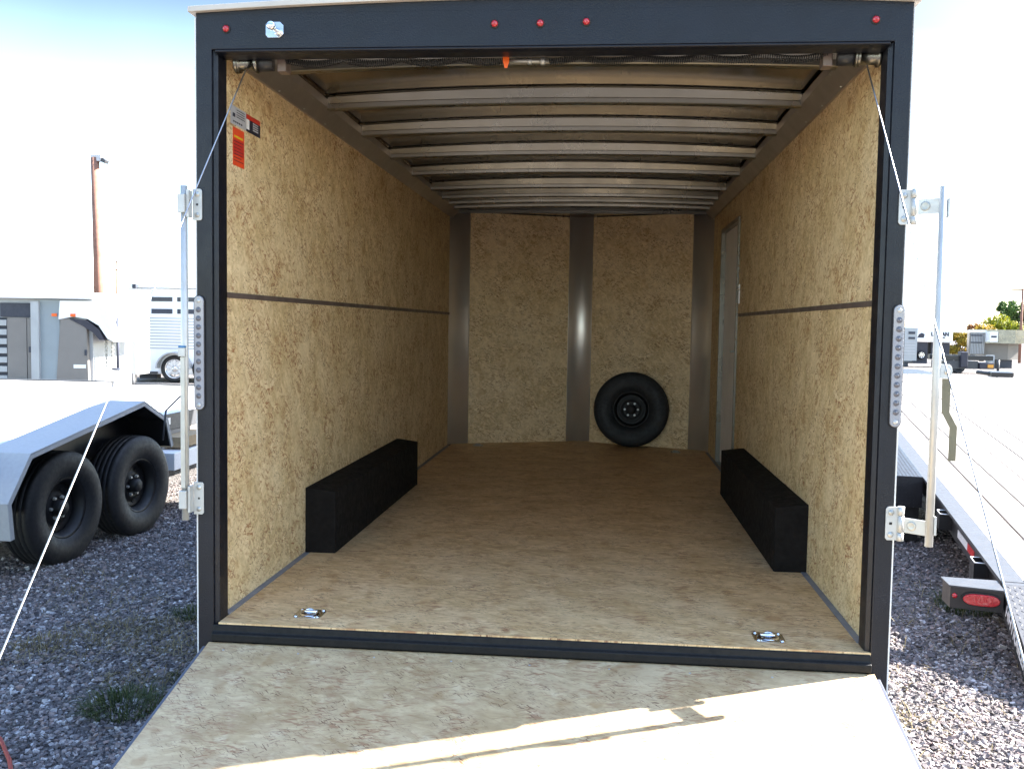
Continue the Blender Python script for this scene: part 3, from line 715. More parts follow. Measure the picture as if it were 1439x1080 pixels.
q = MB(); q.tube([(-1.3125, -.024, .396), (-1.3125, -.024, 1.642)], .0135, 16); lr = q.build('lock_rod', 'steel', ct)
q = MB(); q.prism([(-1.322, .35 - .02), (-1.303, .35 - .02), (-1.303, 1.03), (-1.322, 1.03)], 'y', -.0465, -.0405)
q = MB(); q.box((-1.321, -.0455, .52), (-1.304, -.0395, 1.01)); o = q.build('lever', 'galv', lr, .001)
q = MB(); q.box((-1.327, -.053, 1.012), (-1.300, -.038, 1.045)); q.build('lever_pivot', 'steel', lr, .002)
q = MB(); q.box((-1.324, -.0545, 1.0455), (-1.301, -.038, 1.052)); q.build('end_cap', 'bluecap', lr)
RX, RY = 1.372, -.080          # the right rod stands clear of the post
q = MB(); q.tube([(RX, RY, .410), (RX, RY, 1.637)], .0135, 16); rr_ = q.build('lock_rod', 'steel', ct)
for zc in (.482, 1.565):
    q = MB(); q.box((RX + .012, RY - .010, zc - .032), (RX + .020, RY + .010, zc + .032)); q.build('cam', 'steel', rr_, .001)
q = MB(); q.prism([(RX + .012, .99), (RX + .040, .99), (RX + .049, 1.0), (RX + .052, 1.015), (RX + .049, 1.030), (RX + .040, 1.038), (RX + .012, 1.038)], 'y', RY - .006, RY); q.build('lever_tab', 'steel', rr_, .001)
q = MB(); q.lathe([(RY - .0065, .010), (RY - .010, .0085), (RY - .011, .0005)], 14, 'y', (RX + .034, 0, 1.013)); q.build('rivet', 'galv', rr_)
q = MB(); q.prism([(RX + .021, .989), (RX + .051, .989), (RX + .051, .874), (RX + .078, .824), (RX + .078, .707), (RX + .052, .707), (RX + .052, .822), (RX + .024, .874)], 'y', RY + .001, RY + .004); o = q.build('lever', 'leverzinc', rr_, .001)
# running gear of the trailer
for s in (-1, 1):
    for y in (1.72, 2.62):
        T = Matrix.Translation((1.178 * s, y, G + .345))
        wheel_parts(ct, .345, .17, .20, 'black', s, T=T)
q = MB(); q.box((-.9, 1.70, G + .30), (.9, 1.74, G + .36)); q.box((-.9, 2.60, G + .30), (.9, 2.64, G + .36)); q.build('axle', 'blackpaint', ct)
q = MB(); q.prism([(-.05, 6.1), (.05, 6.1), (.04, 7.3), (-.04, 7.3)], 'z', -.14, -.06); q.cyl((0, 7.1, G), (0, 7.1, .2), .03); q.build('tongue', 'blackpaint', ct)

# spare wheel leaning on the front wall
sp = thing('spare_wheel', 'black spare tyre on a black rim leaning on the front wall inside the cargo trailer', 'wheel', (.515, 5.70, 0))
TT = Matrix.Translation((.515, 5.74, .359)) @ Matrix.Rotation(R(-6), 4, 'X') @ Matrix.Rotation(R(-90 - 3), 4, 'Z')
wheel_parts(sp, .357, .20, .165, 'black', 1, T=TT)

# ------------------------------------------------------------------ left deck trailer with grey fender
lt = thing('deck_trailer', 'pale steel deck trailer with a grey angular fender over two black wheels', 'flatbed trailer', (-4.7, 4, G))
arch = [(1.99, -.215), (1.975, .014), (2.20, .285), (3.70, .497), (4.09, .325), (4.185, .096)]
arch = [(1.99, -.215), (1.965, .014), (2.20, .285), (3.70, .497), (4.09, .325), (4.185, .096)]
def offset(poly, d):
    out = []
    for i, p in enumerate(poly):
        a = Vector(poly[i]) - Vector(poly[i - 1]) if i else Vector(poly[1]) - Vector(poly[0])
        b = Vector(poly[i + 1]) - Vector(poly[i]) if i + 1 < len(poly) else a
        n1 = Vector((-a.y, a.x)).normalized(); n2 = Vector((-b.y, b.x)).normalized(); nn = (n1 + n2).normalized()
        out.append((p[0] + nn.x * d, p[1] + nn.y * d))
    return out
xo, xi = -3.33, -3.66
def tx(x, y): return x + (y - 3) * .0
q = MB(); up = offset(arch, .012)
q.prism(arch + up[::-1], 'x', xo, xi); fn = q.build('fender', 'fender', lt, .003)
q = MB(); q.prism(offset(arch, -.002) + offset(arch, -.006)[::-1], 'x', xo - .013, xi + .001); q.build('fender_underside_shade', 'blackpaint', fn)  # black sheet added below the fender plate to stand in for shade
q = MB(); dn = offset(arch, -.03); q.prism(offset(arch, -.001)[:] + dn[::-1], 'x', xo - .001, xo - .012); q.build('fender_lip', 'fender', fn, .002)
q = MB(); q.prism([(1.97, -.20)] + arch[1:] + [(4.18, -.05), (4.18, -.12), (1.97, -.12)], 'x', xi - .001, xi - .02); q.build('inner_apron', 'blackpaint', fn)
for x, y in ((-3.545, 2.79), (-3.485, 3.74)):
    T = Matrix.Translation((x, y, G + .385)) @ Matrix.Rotation(R(-7), 4, 'Z'); wheel_parts(lt, .395, .25, .205, 'black', 1, T=T)
DZ = .29
q = MB(); q.box((-5.85, 1.2, DZ - .06), (-3.685, 8.5, DZ)); q.build('deck', 'deckwhite', lt, .003)
q = MB(); q.box((-5.87, 8.501, DZ - .12), (-3.68, 8.55, DZ + .022)); q.build('front_rail', 'railgrey', lt)
q = MB(); q.box((-3.684, 1.2, DZ - .14), (-3.668, 8.5, DZ + .004)); q.build('side_rail', 'railgrey', lt)
q = MB(); q.box((-3.80, 4.3, .02), (-3.668, 8.4, .145)); q.box((-5.8, 4.3, .02), (-5.7, 8.4, .145)); q.build('frame_beam', 'trl_taupe', lt)
q = MB(); q.box((-3.667, 4.55, DZ - .09), (-3.664, 4.85, DZ - .03)); q.build('decal', 'whitetape', lt)
q = MB(); q.box((-3.66, 4.62, .02), (-3.45, 5.3, .11)); q.build('wood_block', 'tan', lt)
q = MB(); q.box((-3.66, 4.40, -.15), (-3.42, 5.2, .0)); q.build('step_box', 'whitetape', lt, .004)
q = MB(); q.tube([at(229, 618, 7.55), at(233, 577, 7.6), at(241, 569, 7.65), at(256, 554, 7.75), at(262, 538, 7.8)], .008, 8); q.build('tie_rod', 'railgrey', lt)
q = MB(); q.box((-3.9, 2.74, G + .34), (-5.6, 2.84, G + .43)); q.box((-3.9, 3.72, G + .34), (-5.6, 3.82, G + .43)); q.build('axle', 'blackpaint', lt)
for y in (2.79, 3.77):
    T = Matrix.Translation((-5.98, y, G + .385)); wheel_parts(lt, .39, .235, .215, 'black', -1, T=T)
q = MB(); q.prism([(-4.9, 8.56), (-4.6, 8.56), (-4.7, 10.2), (-4.8, 10.2)], 'z', .05, .15); q.cyl((-4.75, 10.0, G), (-4.75, 10.0, .3), .04); q.build('tongue', 'railgrey', lt)
l2 = thing('deck_trailer', 'second pale flat deck trailer parked beyond the one with the grey fender', 'flatbed trailer', (-7.3, 5.5, G))
q = MB(); q.box((-8.45, 1.5, DZ - .06), (-6.25, 8.62, DZ + .015)); q.build('deck', 'deckwhite', l2, .003)
q = MB(); q.box((-8.47, 8.621, DZ - .12), (-6.24, 8.67, DZ + .035)); q.build('front_rail', 'railgrey', l2)
q = MB(); q.box((-6.38, 1.6, -.02), (-6.28, 8.5, DZ - .062)); q.box((-8.4, 1.6, -.02), (-8.3, 8.5, DZ - .062)); q.build('frame_beam', 'blackpaint', l2)
for x, s in ((-6.5, 1), (-8.2, -1)):
    for y in (3.8, 4.7):
        wheel_parts(l2, .29, .2, .17, 'black', s, T=Matrix.Translation((x, y, G + .285)))

# ------------------------------------------------------------------ right deck trailer (tilted tail low)
C0 = at(1407, 816, 5.06); u = Vector((.165, 1, .058)).normalized(); v = Vector((1, -.165, 0)).normalized(); wv = v.cross(u)
RT = Matrix(((v.x, u.x, wv.x, C0.x), (v.y, u.y, wv.y, C0.y), (v.z, u.z, wv.z, C0.z), (0, 0, 0, 1)))
def RB(): return MB(RT)
rt = thing('equipment_trailer', 'flatbed trailer on the right with bleached board deck, black sides and red tail lamp', 'flatbed trailer', (C0.x + 1.5, C0.y + 5, G))
dk = bpy.data.meshes.new('deck')
q = MB()
for i in range(12):
    x0 = .117 + i * .214; q.box((x0, .06, -.045), (x0 + .198, 11.0, -.004 + .0015 * (i % 3)))
o = q.build('deck', 'planks', None, .002); o.parent = rt; o.matrix_parent_inverse = WPOS[rt.name].inverted() @ RT
q = RB(); q.prism([(0, 0), (.112, 0), (.112, -.016), (.03, -.018), (.0, -.022)], 'y', .0, 11.0); q.build('rub_rail', 'railgrey', rt)
q = RB(); q.box((.03, .0, -.17), (.045, 11.0, -.02)); o = q.build('side_beam', 'blackpaint', rt)
q = RB(); q.box((.0455, .0, -.10), (2.4, 10.9, -.048)); q.build('cross_members', 'blackpaint', rt)
for k in range(9):
    y0 = .42 + k * 1.15
    q = RB()
    for (a, b) in (((-.045, y0, -.14), (.029, y0 + .006, -.03)), ((-.045, y0 + .11, -.14), (.029, y0 + .116, -.03)), ((-.051, y0, -.14), (-.045, y0 + .116, -.03))): q.box(a, b)
    o = q.build('stake_pocket', 'blackpaint', rt)
    q = RB(); q.tube([(.028, y0, -.0295), (-.048, y0, -.0295), (-.048, y0 + .116, -.0295), (.028, y0 + .116, -.0295)], .0035, 6); q.build('pale_rim', 'whitetape', o)  # thin whitish tube along the pocket's top edge
for k in range(4):
    q = RB(); q.box((.0265, 1.02 + k * 2.3, -.125), (.0295, 1.34 + k * 2.3, -.075)); q.build('white_tape', 'whitetape', rt)
    q = RB(); q.box((.0265, .82 + k * 2.3, -.125), (.0295, 1.019 + k * 2.3, -.075)); q.build('red_tape', 'redtape', rt)
q = RB(); q.box((.35, .3, -.34), (.50, 10.8, -.101)); q.build('frame_rail', 'blackpaint', rt)  # rails put in to darken the open view under the deck
q = RB(); q.box((2.0, .3, -.34), (2.15, 10.8, -.101)); q.build('frame_rail', 'blackpaint', rt)
q = RB(); q.box((-.49, 2.66, -.52), (-.02, 2.675, -.2405)); q.build('under_box_shade', 'rubber', rt)  # black plate added for the dark shade below the fender box
q = RB(); q.box((0, -.05, -.05), (2.5, -.001, -.002)); q.build('tail_beam', 'railgrey', rt, .003)
# light box
q = RB(); q.prism([(-.27, -.10), (-.01, -.13), (-.01, .045), (-.29, .04)], 'z', -.020, -.012); q.build('light_box_lid', 'railgrey', rt)
q = RB(); q.prism([(-.262, -.095), (-.01, -.12), (-.01, .03), (-.28, .03)], 'z', -.135, -.0205); lb = q.build('light_box', 'blackpaint', rt)
TL = RT @ Matrix.Translation((-.115, -.112, -.075)) @ Matrix.Rotation(R(-5.5), 4, 'Z')
q = MB(TL); P = []
for i in range(24):
    a = 2 * math.pi * i / 24; P.append((math.copysign(abs(math.cos(a)) ** .6, math.cos(a)) * .088, math.sin(a) * .031))
q.prism(P, 'y', -.016, .0); tlr = q.build('tail_lamp', 'lensred', lb, .004)
q = MB(TL); q.prism([(p[0] * 1.09, p[1] * 1.22) for p in P], 'y', -.008, .002); q.build('bezel', 'rubber', tlr)
q = MB(TL); q.lathe([(-.0, .013), (-.010, .012), (-.014, .0005)], 14, 'y', (-.127, .002, .008)); q.build('clearance_lamp', 'lensred', lb)
# dovetail with tread plate
DV = RT @ Matrix.Translation((0, -.052, -.002)) @ Matrix.Rotation(R(19), 4, 'X')
q = MB(DV); q.box((0, -.90, -.012), (2.5, -.001, 0)); dv = q.build('dovetail', 'railgrey', rt)
q = MB(DV); q.box((.0, -.90, -.14), (.012, -.001, -.0125)); q.build('dovetail_side', 'blackpaint', dv)
q = MB(DV)
def loz(q, x, y, z, a, l=.011, w_=.0035, h_=.0022):
    c, s_ = math.cos(a), math.sin(a)
    q.add([(x + c * l, y + s_ * l, z), (x - s_ * w_, y + c * w_, z), (x - c * l, y - s_ * l, z), (x + s_ * w_, y - c * w_, z), (x, y, z + h_)], [(0, 1, 4), (1, 2, 4), (2, 3, 4), (3, 0, 4)])
for i in range(24):
    for j in range(31): loz(q, .02 + i * .028, -.02 - j * .028, .0003, R(45) if (i + j) % 2 else R(-45))
q.build('tread_lugs', 'railgrey', dv, recalc=False)
TX = DV @ Matrix.Translation((-.002, -.12, -.100)) @ Matrix.Rotation(R(-90), 4, 'Z') @ Matrix.Rotation(R(90), 4, 'X')
text_mesh('lettering', 'HHTRAILER', .088, 'whitetape', dv, TX, .001, .002)
# black tread-plate fender on its near side
bx = RB(); f0 = 2.62
bx.box((-.50, f0, -.24), (-.005, f0 + 2.2, .012)); bf = bx.build('fender_box', 'diamond', rt, .004)
q = RB()
for i in range(17):
    for j in range(78): loz(q, -.49 + i * .028, f0 + .015 + j * .028, .0123, R(45) if (i + j) % 2 else R(-45))
q.build('tread_lugs', 'diamond', bf, recalc=False)
q = MB(RT @ Matrix.Translation((0, f0, 0)) @ Matrix.Rotation(R(90), 4, 'X'))
for i in range(17):
    for j in range(9): loz(q, -.49 + i * .028, -.235 + j * .028, .0003, R(45) if (i + j) % 2 else R(-45))
q.build('tread_lugs', 'diamond', bf, recalc=False)
for yy in (3.25, 4.15):
    p = RT @ Vector((-.16, yy, 0)); wheel_parts(rt, .27, .2, .16, 'black', -1, T=Matrix.Translation((p.x, p.y, G + .265)) @ Matrix.Rotation(math.atan2(v.y, v.x), 4, 'Z'))
    p = RT @ Vector((2.6, yy, 0)); wheel_parts(rt, .27, .2, .16, 'black', 1, T=Matrix.Translation((p.x, p.y, G + .265)) @ Matrix.Rotation(math.atan2(v.y, v.x), 4, 'Z'))
q = RB(); q.cyl((.3, 10.6, -.9), (.3, 10.6, -.05), .05); q.cyl((2.1, 10.6, -.9), (2.1, 10.6, -.05), .05); q.prism([(.6, 11), (1.8, 11), (1.3, 12.4), (1.1, 12.4)], 'z', -.14, -.05); q.build('front_legs', 'blackpaint', rt)
q = RB(); q.box((2.18, 10.9, -.02), (2.5, 11.15, .07)); q.cyl((2.2, 11.05, .03), (2.05, 11.3, .03), .03); q.build('winch', 'blackpaint', rt, .01)

# ------------------------------------------------------------------ background helpers
def frame_from(o, ax, up=(0, 0, 1)):
    """local frame at point o: x along ax (horizontal), z up, y away"""
    ax = Vector((ax[0], ax[1], 0)).normalized(); z = Vector((0, 0, 1)); y = z.cross(ax)
    return Matrix(((ax.x, y.x, 0, o[0]), (ax.y, y.y, 0, o[1]), (ax.z, y.z, 1, o[2]), (0, 0, 0, 1)))

# left: gooseneck stock trailer (side door panels, nose with coupler)
pa = at(-30, 540, 20.5); pb = at(125, 540, 20.5)
A = frame_from((pa.x, pa.y, G), (pb.x - pa.x, pb.y - pa.y)); k = 20.5 / F       # metres per photo pixel
ga = thing('gooseneck_trailer', 'pale gooseneck livestock trailer with taupe doors, coupler post and chains at far left', 'livestock trailer', (pa.x + 1, pa.y + 1, G))
def ab(x0, x1, y0, y1, d0=0, d1=.1):     # photo-pixel rectangle on the trailer's face -> local box
    X = lambda x: (x + 30) * k; Z = lambda y: (540 - y) * k + .02
    return MB(A).box((X(x0), d0, Z(y1)), (X(x1), d1, Z(y0)))
ab(-30, 128, 403, 560, .12, 2.2).build('body', 'trl_grey', ga)
q = MB(A); q.prism([(x, z) for x, z in [((-32 + 30) * k, (540 - 402) * k), ((133 + 30) * k, (540 - 402) * k), ((133 + 30) * k, (540 - 393) * k), ((-32 + 30) * k, (540 - 390) * k)]], 'y', -.1, 2.3); q.build('roof', 'trl_white', ga)
ab(0, 45, 410, 430, .05, .119).build('dark_window', 'slot', ga)
for (a, b) in ((10, 37), (38, 51)): ab(a, b, 431, 537, .04, .119).build('side_door', 'trl_taupe', ga)
for yy in range(434, 536, 13): ab(-25, 9, yy, yy + 8, .04, .119).build('side_slat', 'trl_grey', ga)
ab(-25, 9, 431, 537, .10, .118).build('slat_backing', 'slot', ga)
q = ab(41, 46, 471, 479, .0, .039); q.build('door_latch', 'slot', ga)
ab(46, 57, 408, 538, -.05, .039).build('corner_post', 'trl_grey', ga)
ab(-25, 55, 517, 520.5, -.06, -.051).build('grab_bar', 'railgrey', ga)
ab(57, 84, 405, 537, .03, .119).build('nose_panel', 'trl_teal', ga)
q = MB(A); X = lambda x: (x + 30) * k; Z = lambda y: (540 - y) * k + .02
q.prism([(X(86), Z(431)), (X(78), Z(537)), (X(125), Z(537)), (X(122), Z(431))], 'y', .0, .119); dpl = q.build('tack_door', 'trl_taupe', ga)
ab(120, 123, 474, 482, -.03, -.001).build('latch', 'slot', ga)
ab(104, 121, 495, 500, -.01, -.001).build('name_plate', 'whitetape', ga)
q = MB(A); q.prism([(X(84), Z(432)), (X(86), Z(406)), (X(135), Z(406)), (X(152), Z(420)), (X(160), Z(452)), (X(160), Z(462)), (X(152), Z(458)), (X(140), Z(440)), (X(125), Z(431)), (X(105), Z(428))], 'y', -.02, 1.9); q.build('neck', 'trl_white', ga)
q = MB(A); q.prism([(X(100), Z(430.5)), (X(124), Z(433)), (X(141), Z(446)), (X(148), Z(460)), (X(141), Z(460)), (X(132), Z(450)), (X(118), Z(441)), (X(100), Z(432))], 'y', -.021, 1.2); q.build('neck_underside', 'navy', ga)
q = MB(A); q.cyl((X(158), .3, Z(502)), (X(158), .3, Z(428)), .03, 12); q.cyl((X(158), .3, Z(503)), (X(158), .3, Z(500)), .13, 12); q.build('coupler_post', 'charcoal', ga)
for cx in (143, 152):
    q = MB(A)
    for i in range(15):
        z = Z(457 + i * 2.9); a = i % 2
        pts = [(X(cx) + (.028 * math.cos(t) if a else 0.0), .25 + (0 if a else .028 * math.cos(t)), z + .034 * math.sin(t)) for t in [2 * math.pi * j / 8 for j in range(8)]]
        q.tube(pts, .009, 5, closed=True)
    q.build('safety_chain', 'galv', ga)
for (x, y) in ((79, 426), (105, 426)): ab(x - 4, x + 3, y - 2, y + 2, -.04, -.021).build('marker_light', 'orange2', ga)
for xx in (20, 40): 
    p = A @ Vector((X(xx) - .4, 1.0, .0))
    wheel_parts(ga, .38, .25, .2, 'black', 1, T=Matrix.Translation((p.x, p.y, G + .37)) @ Matrix.Rotation(R(-60), 4, 'Z'))
# plain white box trailer just right of it
pw = at(126, 540, 22.5); k2 = 22.5 / F
W_ = frame_from((pw.x, pw.y, G), (pb.x - pa.x, pb.y - pa.y))
wt = thing('utility_trailer', 'blank white box trailer between the gooseneck trailer and the slatted horse trailer', 'trailer', (pw.x + .5, pw.y + 1, G))
q = MB(W_); q.box((8 * k2, .6, .35), (54 * k2, 1.4, (540 - 404) * k2)); q.build('body', 'trl_white', wt, .05)
q = MB(W_); q.box((3 * k2, -.25, (540 - 536) * k2), (20 * k2, -.01, (540 - 509) * k2)); q.build('battery_box', 'greysticker', wt, .02)
q = MB(W_); q.box((4 * k2, -.26, (540 - 516) * k2), (19 * k2, -.251, (540 - 512) * k2)); q.build('vent', 'slot', wt)
for x in (.08, .9): q = MB(W_); q.cyl((x, .3, 0), (x, .3, .4), .04); q.build('leg', 'railgrey', wt)
wheel_parts(wt, .3, .2, .17, 'black', -1, T=W_ @ Matrix.Translation((.45, 1.2, .295)))
# slatted horse trailer with silver wheel
kb = 26 / F; ph = at(185, 541, 26); pe = at(285, 541, 26)
B = frame_from((ph.x, ph.y, G), (pe.x - ph.x, pe.y - ph.y))
hb_ = thing('horse_trailer', 'white slatted horse trailer with a silver spoked wheel behind the left lock rod', 'horse trailer', (ph.x + 1.5, ph.y + 1, G))
X = lambda x: (x - 185) * kb; Z = lambda y: (541 - y) * kb
def bb(x0, x1, y0, y1, d0, d1): return MB(B).box((X(x0), d0, Z(y1)), (X(x1), d1, Z(y0)))
bb(180, 330, 410, 530, 0, 2.2).build('body', 'trl_white', hb_, .03)
for (a, b) in ((185, 207), (214, 243), (250, 280), (286, 320)):
    bb(a, b, 422, 428, -.02, -.001).build('window_slot', 'railgrey', hb_); bb(a, b, 438.5, 445, -.02, -.001).build('window_slot', 'slot', hb_)
q = MB(B)
for i in range(11): q.box((X(187), -.018, Z(452 + i * 4.2)), (X(330), -.001, Z(450.8 + i * 4.2)))
q.build('side_ribs', 'trl_grey', hb_)
bb(188, 198, 501, 503.5, -.03, -.019).build('reflector', 'redtape', hb_)
bb(185, 330, 404, 409.5, -.1, 2.3).build('roof', 'trl_white', hb_)
bb(191, 196, 405, 411, -.2, -.12).build('clearance_lamp', 'slot', hb_)
wheel_parts(hb_, 19 * kb, .25, 13 * kb, 'silver', 1, T=B @ Matrix.Translation((X(246), .05, 19 * kb)) @ Matrix.Rotation(R(-90), 4, 'Z'))
wheel_parts(hb_, 19 * kb, .25, 13 * kb, 'silver', 1, T=B @ Matrix.Translation((X(290), .05, 19 * kb)) @ Matrix.Rotation(R(-90), 4, 'Z'))
q = MB(B); P1 = [(X(247) + 24 * kb * math.cos(math.pi * i / 10), Z(521) + 23 * kb * math.sin(math.pi * i / 10)) for i in range(11)]; P2 = [(X(247) + 22 * kb * math.cos(math.pi * i / 10), Z(521) + 21 * kb * math.sin(math.pi * i / 10)) for i in range(11)]
q.prism(P1 + P2[::-1], 'y', -.25, -.001); q.build('fender', 'trl_grey', hb_)
bb(189, 222, 526, 529, -.12, .2).build('running_board', 'railgrey', hb_); bb(190, 215, 529.5, 537, .3, .6).build('chassis', 'slot', hb_)

# light pole and thin utility pole
lp = thing('light_pole', 'tall reddish wooden pole with a small floodlight on top, far left', 'light pole', tuple(at(141, 545, 38)[:2]) + (gz(-20, 33),))
t_ = at(133.5, 222, 38); b_ = at(141, 545, 38); b_.z = gz(-20, 33)
q = MB(); q.tube([b_, b_ + (t_ - b_) * .5 + Vector((.03, 0, 0)), t_], [.20, .185, .165], 14); q.build('pole', 'polewood', lp)
q = MB(); q.box(at(127.5, 226, 37.9), at(145, 219, 38.05) + Vector((0, .12, 0))); q.build('cross_arm', 'greysticker', lp)
q = MB(); q.prism([(at(144, 222, 37.9).x, at(144, 221, 37.9).z), (at(150, 226, 37.9).x, at(150, 226, 37.9).z), (at(147.5, 230, 37.9).x, at(147.5, 230, 37.9).z), (at(142.5, 227, 37.9).x, at(142.5, 227, 37.9).z)], 'y', t_.y - .15, t_.y + .15); q.build('floodlight', 'railgrey', lp)
def upole(x, y0, y1, d, label, arms):
    a = at(x, y0, d); b = Vector((a.x, a.y, gz(a.x, a.y)))
    o = thing('utility_pole', label, 'utility pole', tuple(b)); q = MB(); q.tube([b, a], [.13, .09], 8); q.build('pole', 'polewood', o)
    for (yy, hw) in arms: c = at(x, yy, d); q = MB(); q.box((c.x - hw, c.y - .06, c.z - .06), (c.x + hw, c.y + .06, c.z + .06)); q.build('cross_arm', 'polewood', o)
upole(163.5, 366, 450, 130, 'thin distant utility pole right of the wooden light pole', [(367, 1.0), (379, .8)])
upole(1437.5, 405, 470, 80, 'utility pole at the right edge in front of the green trees', [(407, .9)])
upole(1382.5, 449, 470, 150, 'small far utility pole between the reddish and yellow-green trees', [(453, 1.0)])

# ------------------------------------------------------------------ right background: three trailers
D = 62; kc = D / F
def gzat(p): return gz(p.x, p.y)
# C: white stock trailer, nose to the viewer's right
def fr2(xp, yp, d, xq, dq):
    a = at(xp, yp, d); b = at(xq, yp, dq); return frame_from((a.x, a.y, gzat(a)), (b.x - a.x, b.y - a.y)), (b.xy - a.xy).length
H_C = lambda y: (519 - y) * kc
F1, w1 = fr2(1284, 500, D, 1338, D)
tc = thing('horse_trailer', 'small white horse trailer with dark lettering on its nose, right of the cargo trailer', 'horse trailer', tuple((F1 @ Vector((1, 1, 0)))))
X = lambda x: (x - 1284) * kc
q = MB(F1); q.prism([(X(1284), H_C(483)), (X(1338), H_C(484)), (X(1338), H_C(463)), (X(1284), H_C(463))], 'y', 0, 2.2); nse = q.build('nose', 'trl_white', tc, .06)
q = MB(F1); q.box((X(1262), -.5, H_C(510)), (X(1283.5), .3, H_C(464.5))); sd_ = q.build('side_body', 'trl_grey', tc)
for (y0, y1) in ((469.5, 473), (477, 480)): q = MB(F1); q.box((X(1271), -.53, H_C(y1)), (X(1280), -.501, H_C(y0))); q.build('window_slot', 'slot', tc)
q = MB(F1)
for i in range(5): q.box((X(1263), -.53, H_C(485 + i * 4)), (X(1281), -.501, H_C(484 + i * 4)))
q.build('side_ribs', 'greysticker', tc)
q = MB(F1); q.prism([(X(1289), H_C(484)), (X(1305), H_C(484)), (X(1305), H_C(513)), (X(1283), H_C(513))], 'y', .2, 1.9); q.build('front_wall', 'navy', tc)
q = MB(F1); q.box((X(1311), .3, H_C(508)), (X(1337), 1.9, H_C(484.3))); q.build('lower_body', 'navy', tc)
q = MB(F1); q.box((X(1270), -.3, H_C(514)), (X(1300), .1, H_C(512))); q.box((X(1270), -.3, H_C(520)), (X(1274), .1, H_C(514.1))); q.build('jack_stand', 'slot', tc)
wheel_parts(tc, 6 * kc, .2, 4 * kc, 'silver', 1, T=F1 @ Matrix.Translation((X(1296), .15, H_C(502))) @ Matrix.Rotation(R(-90), 4, 'Z'))
text_mesh('lettering', 'LOGAN', 7.2 * kc, 'navy', nse, F1 @ Matrix.Translation((X(1307), -.012, H_C(475))) @ Matrix.Rotation(R(90), 4, 'X'), .01, .015)
q = MB(F1); q.box((X(1317), -.02, H_C(478)), (X(1327), -.001, H_C(476.6))); q.build('stripe', 'navy', nse)
q = MB(F1); q.prism([(X(1288), H_C(478)), (X(1297), H_C(478)), (X(1298), H_C(473)), (X(1294), H_C(471)), (X(1290), H_C(473))], 'y', -.02, -.001); q.build('emblem', 'navy', nse)
# D: grey slatted stock trailer
F2, _ = fr2(1361, 500, D, 1432, D)
td = thing('livestock_trailer', 'grey slatted livestock trailer with an angular aluminium nose at the right edge', 'livestock trailer', tuple(F2 @ Vector((3, 1, 0))))
X = lambda x: (x - 1361) * kc
q = MB(F2); q.box((X(1361), .0, H_C(500)), (X(1383), .3, H_C(469))); q.build('side_body', 'trl_taupe', td)
q = MB(F2)
for i in range(9): q.box((X(1363.5 + i * 2.2), -.03, H_C(499)), (X(1364.5 + i * 2.2), -.001, H_C(471)))
q.build('side_slats', 'trl_grey', td)
for y in (472.5, 482.5): q = MB(F2); q.box((X(1363), -.05, H_C(y + 1.6)), (X(1379), -.031, H_C(y))); q.build('window_slot', 'slot', td)
q = MB(F2); q.prism([(X(1383), 0), (X(1395), -.6), (X(1412), -1.2), (X(1432), -1.0), (X(1450), .0), (X(1450), 2.2), (X(1383), 2.2)], 'z', H_C(484), H_C(465)); q.build('nose', 'alu', td)
q = MB(F2); q.box((X(1383.2), -.02, H_C(482)), (X(1394), -.66, H_C(468))); q.build('sign_panel', 'whitetape', td)
q = MB(F2); q.box((X(1384.5), -.68, H_C(476)), (X(1392), -.661, H_C(473.5))); q.build('sign_print', 'navy', td)
q = MB(F2); q.prism([(X(1386), .3), (X(1416), .0), (X(1434), .3), (X(1434), 1.8), (X(1386), 1.8)], 'z', H_C(507), H_C(484.2)); q.build('front_wall', 'trl_taupe', td)
q = MB(F2); q.box((X(1408), .3, H_C(520)), (X(1426), 1.2, H_C(507.2))); q.box((X(1415), .0, H_C(524)), (X(1424), .29, H_C(520.2))); q.build('jack_stand', 'slot', td)
q = MB(F2); q.box((X(1361), -.06, H_C(469.5)), (X(1450), 2.3, H_C(466.3))); q.build('roof', 'trl_white', td)
# E: black gooseneck flatbed between them
De = 50; ke = De / F; He = lambda y: (524.5 - y) * ke
F3, _ = fr2(1328, 500, De, 1400, De); X = lambda x: (x - 1328) * ke
te = thing('gooseneck_flatbed', 'black gooseneck flatbed trailer frame lying low between the white and the grey stock trailers', 'flatbed trailer', tuple(F3 @ Vector((1, .5, 0))))
q = MB(F3); q.box((X(1328), 0, He(506)), (X(1396), .25, He(499.5))); q.build('main_beam', 'blackpaint', te)
q = MB(F3); q.box((X(1330), 2.0, He(506)), (X(1396), 2.25, He(499.5))); q.build('main_beam', 'blackpaint', te)
q = MB(F3); q.box((X(1330), .0, He(518)), (X(1375), 1.8, He(507))); q.build('lower_frame', 'railgrey', te)
q = MB(F3); q.box((X(1349), -.15, He(516)), (X(1359), .3, He(494))); q.build('neck_post', 'navy', te, .04)
q = MB(F3); q.box((X(1376), -.1, He(518)), (X(1397), .7, He(509))); q.build('toolbox', 'navy', te, .04)
q = MB(F3); q.box((X(1387), -.14, He(516)), (X(1395), -.101, He(511.5))); q.build('yellow_strap', 'rust', te)
q = MB(F3); q.box((X(1392), .3, He(509)), (X(1402), .5, He(498.5))); q.build('headboard', 'trl_grey', te)
for xx in (1336, 1348): wheel_parts(te, .36, .2, .2, 'black', 1, T=F3 @ Matrix.Translation((X(xx), .1, .36)) @ Matrix.Rotation(R(-90), 4, 'Z'))
q = MB(F3); q.cyl((X(1406), .2, 0), (X(1406), .2, He(505)), .07); q.build('leg', 'railgrey', te)

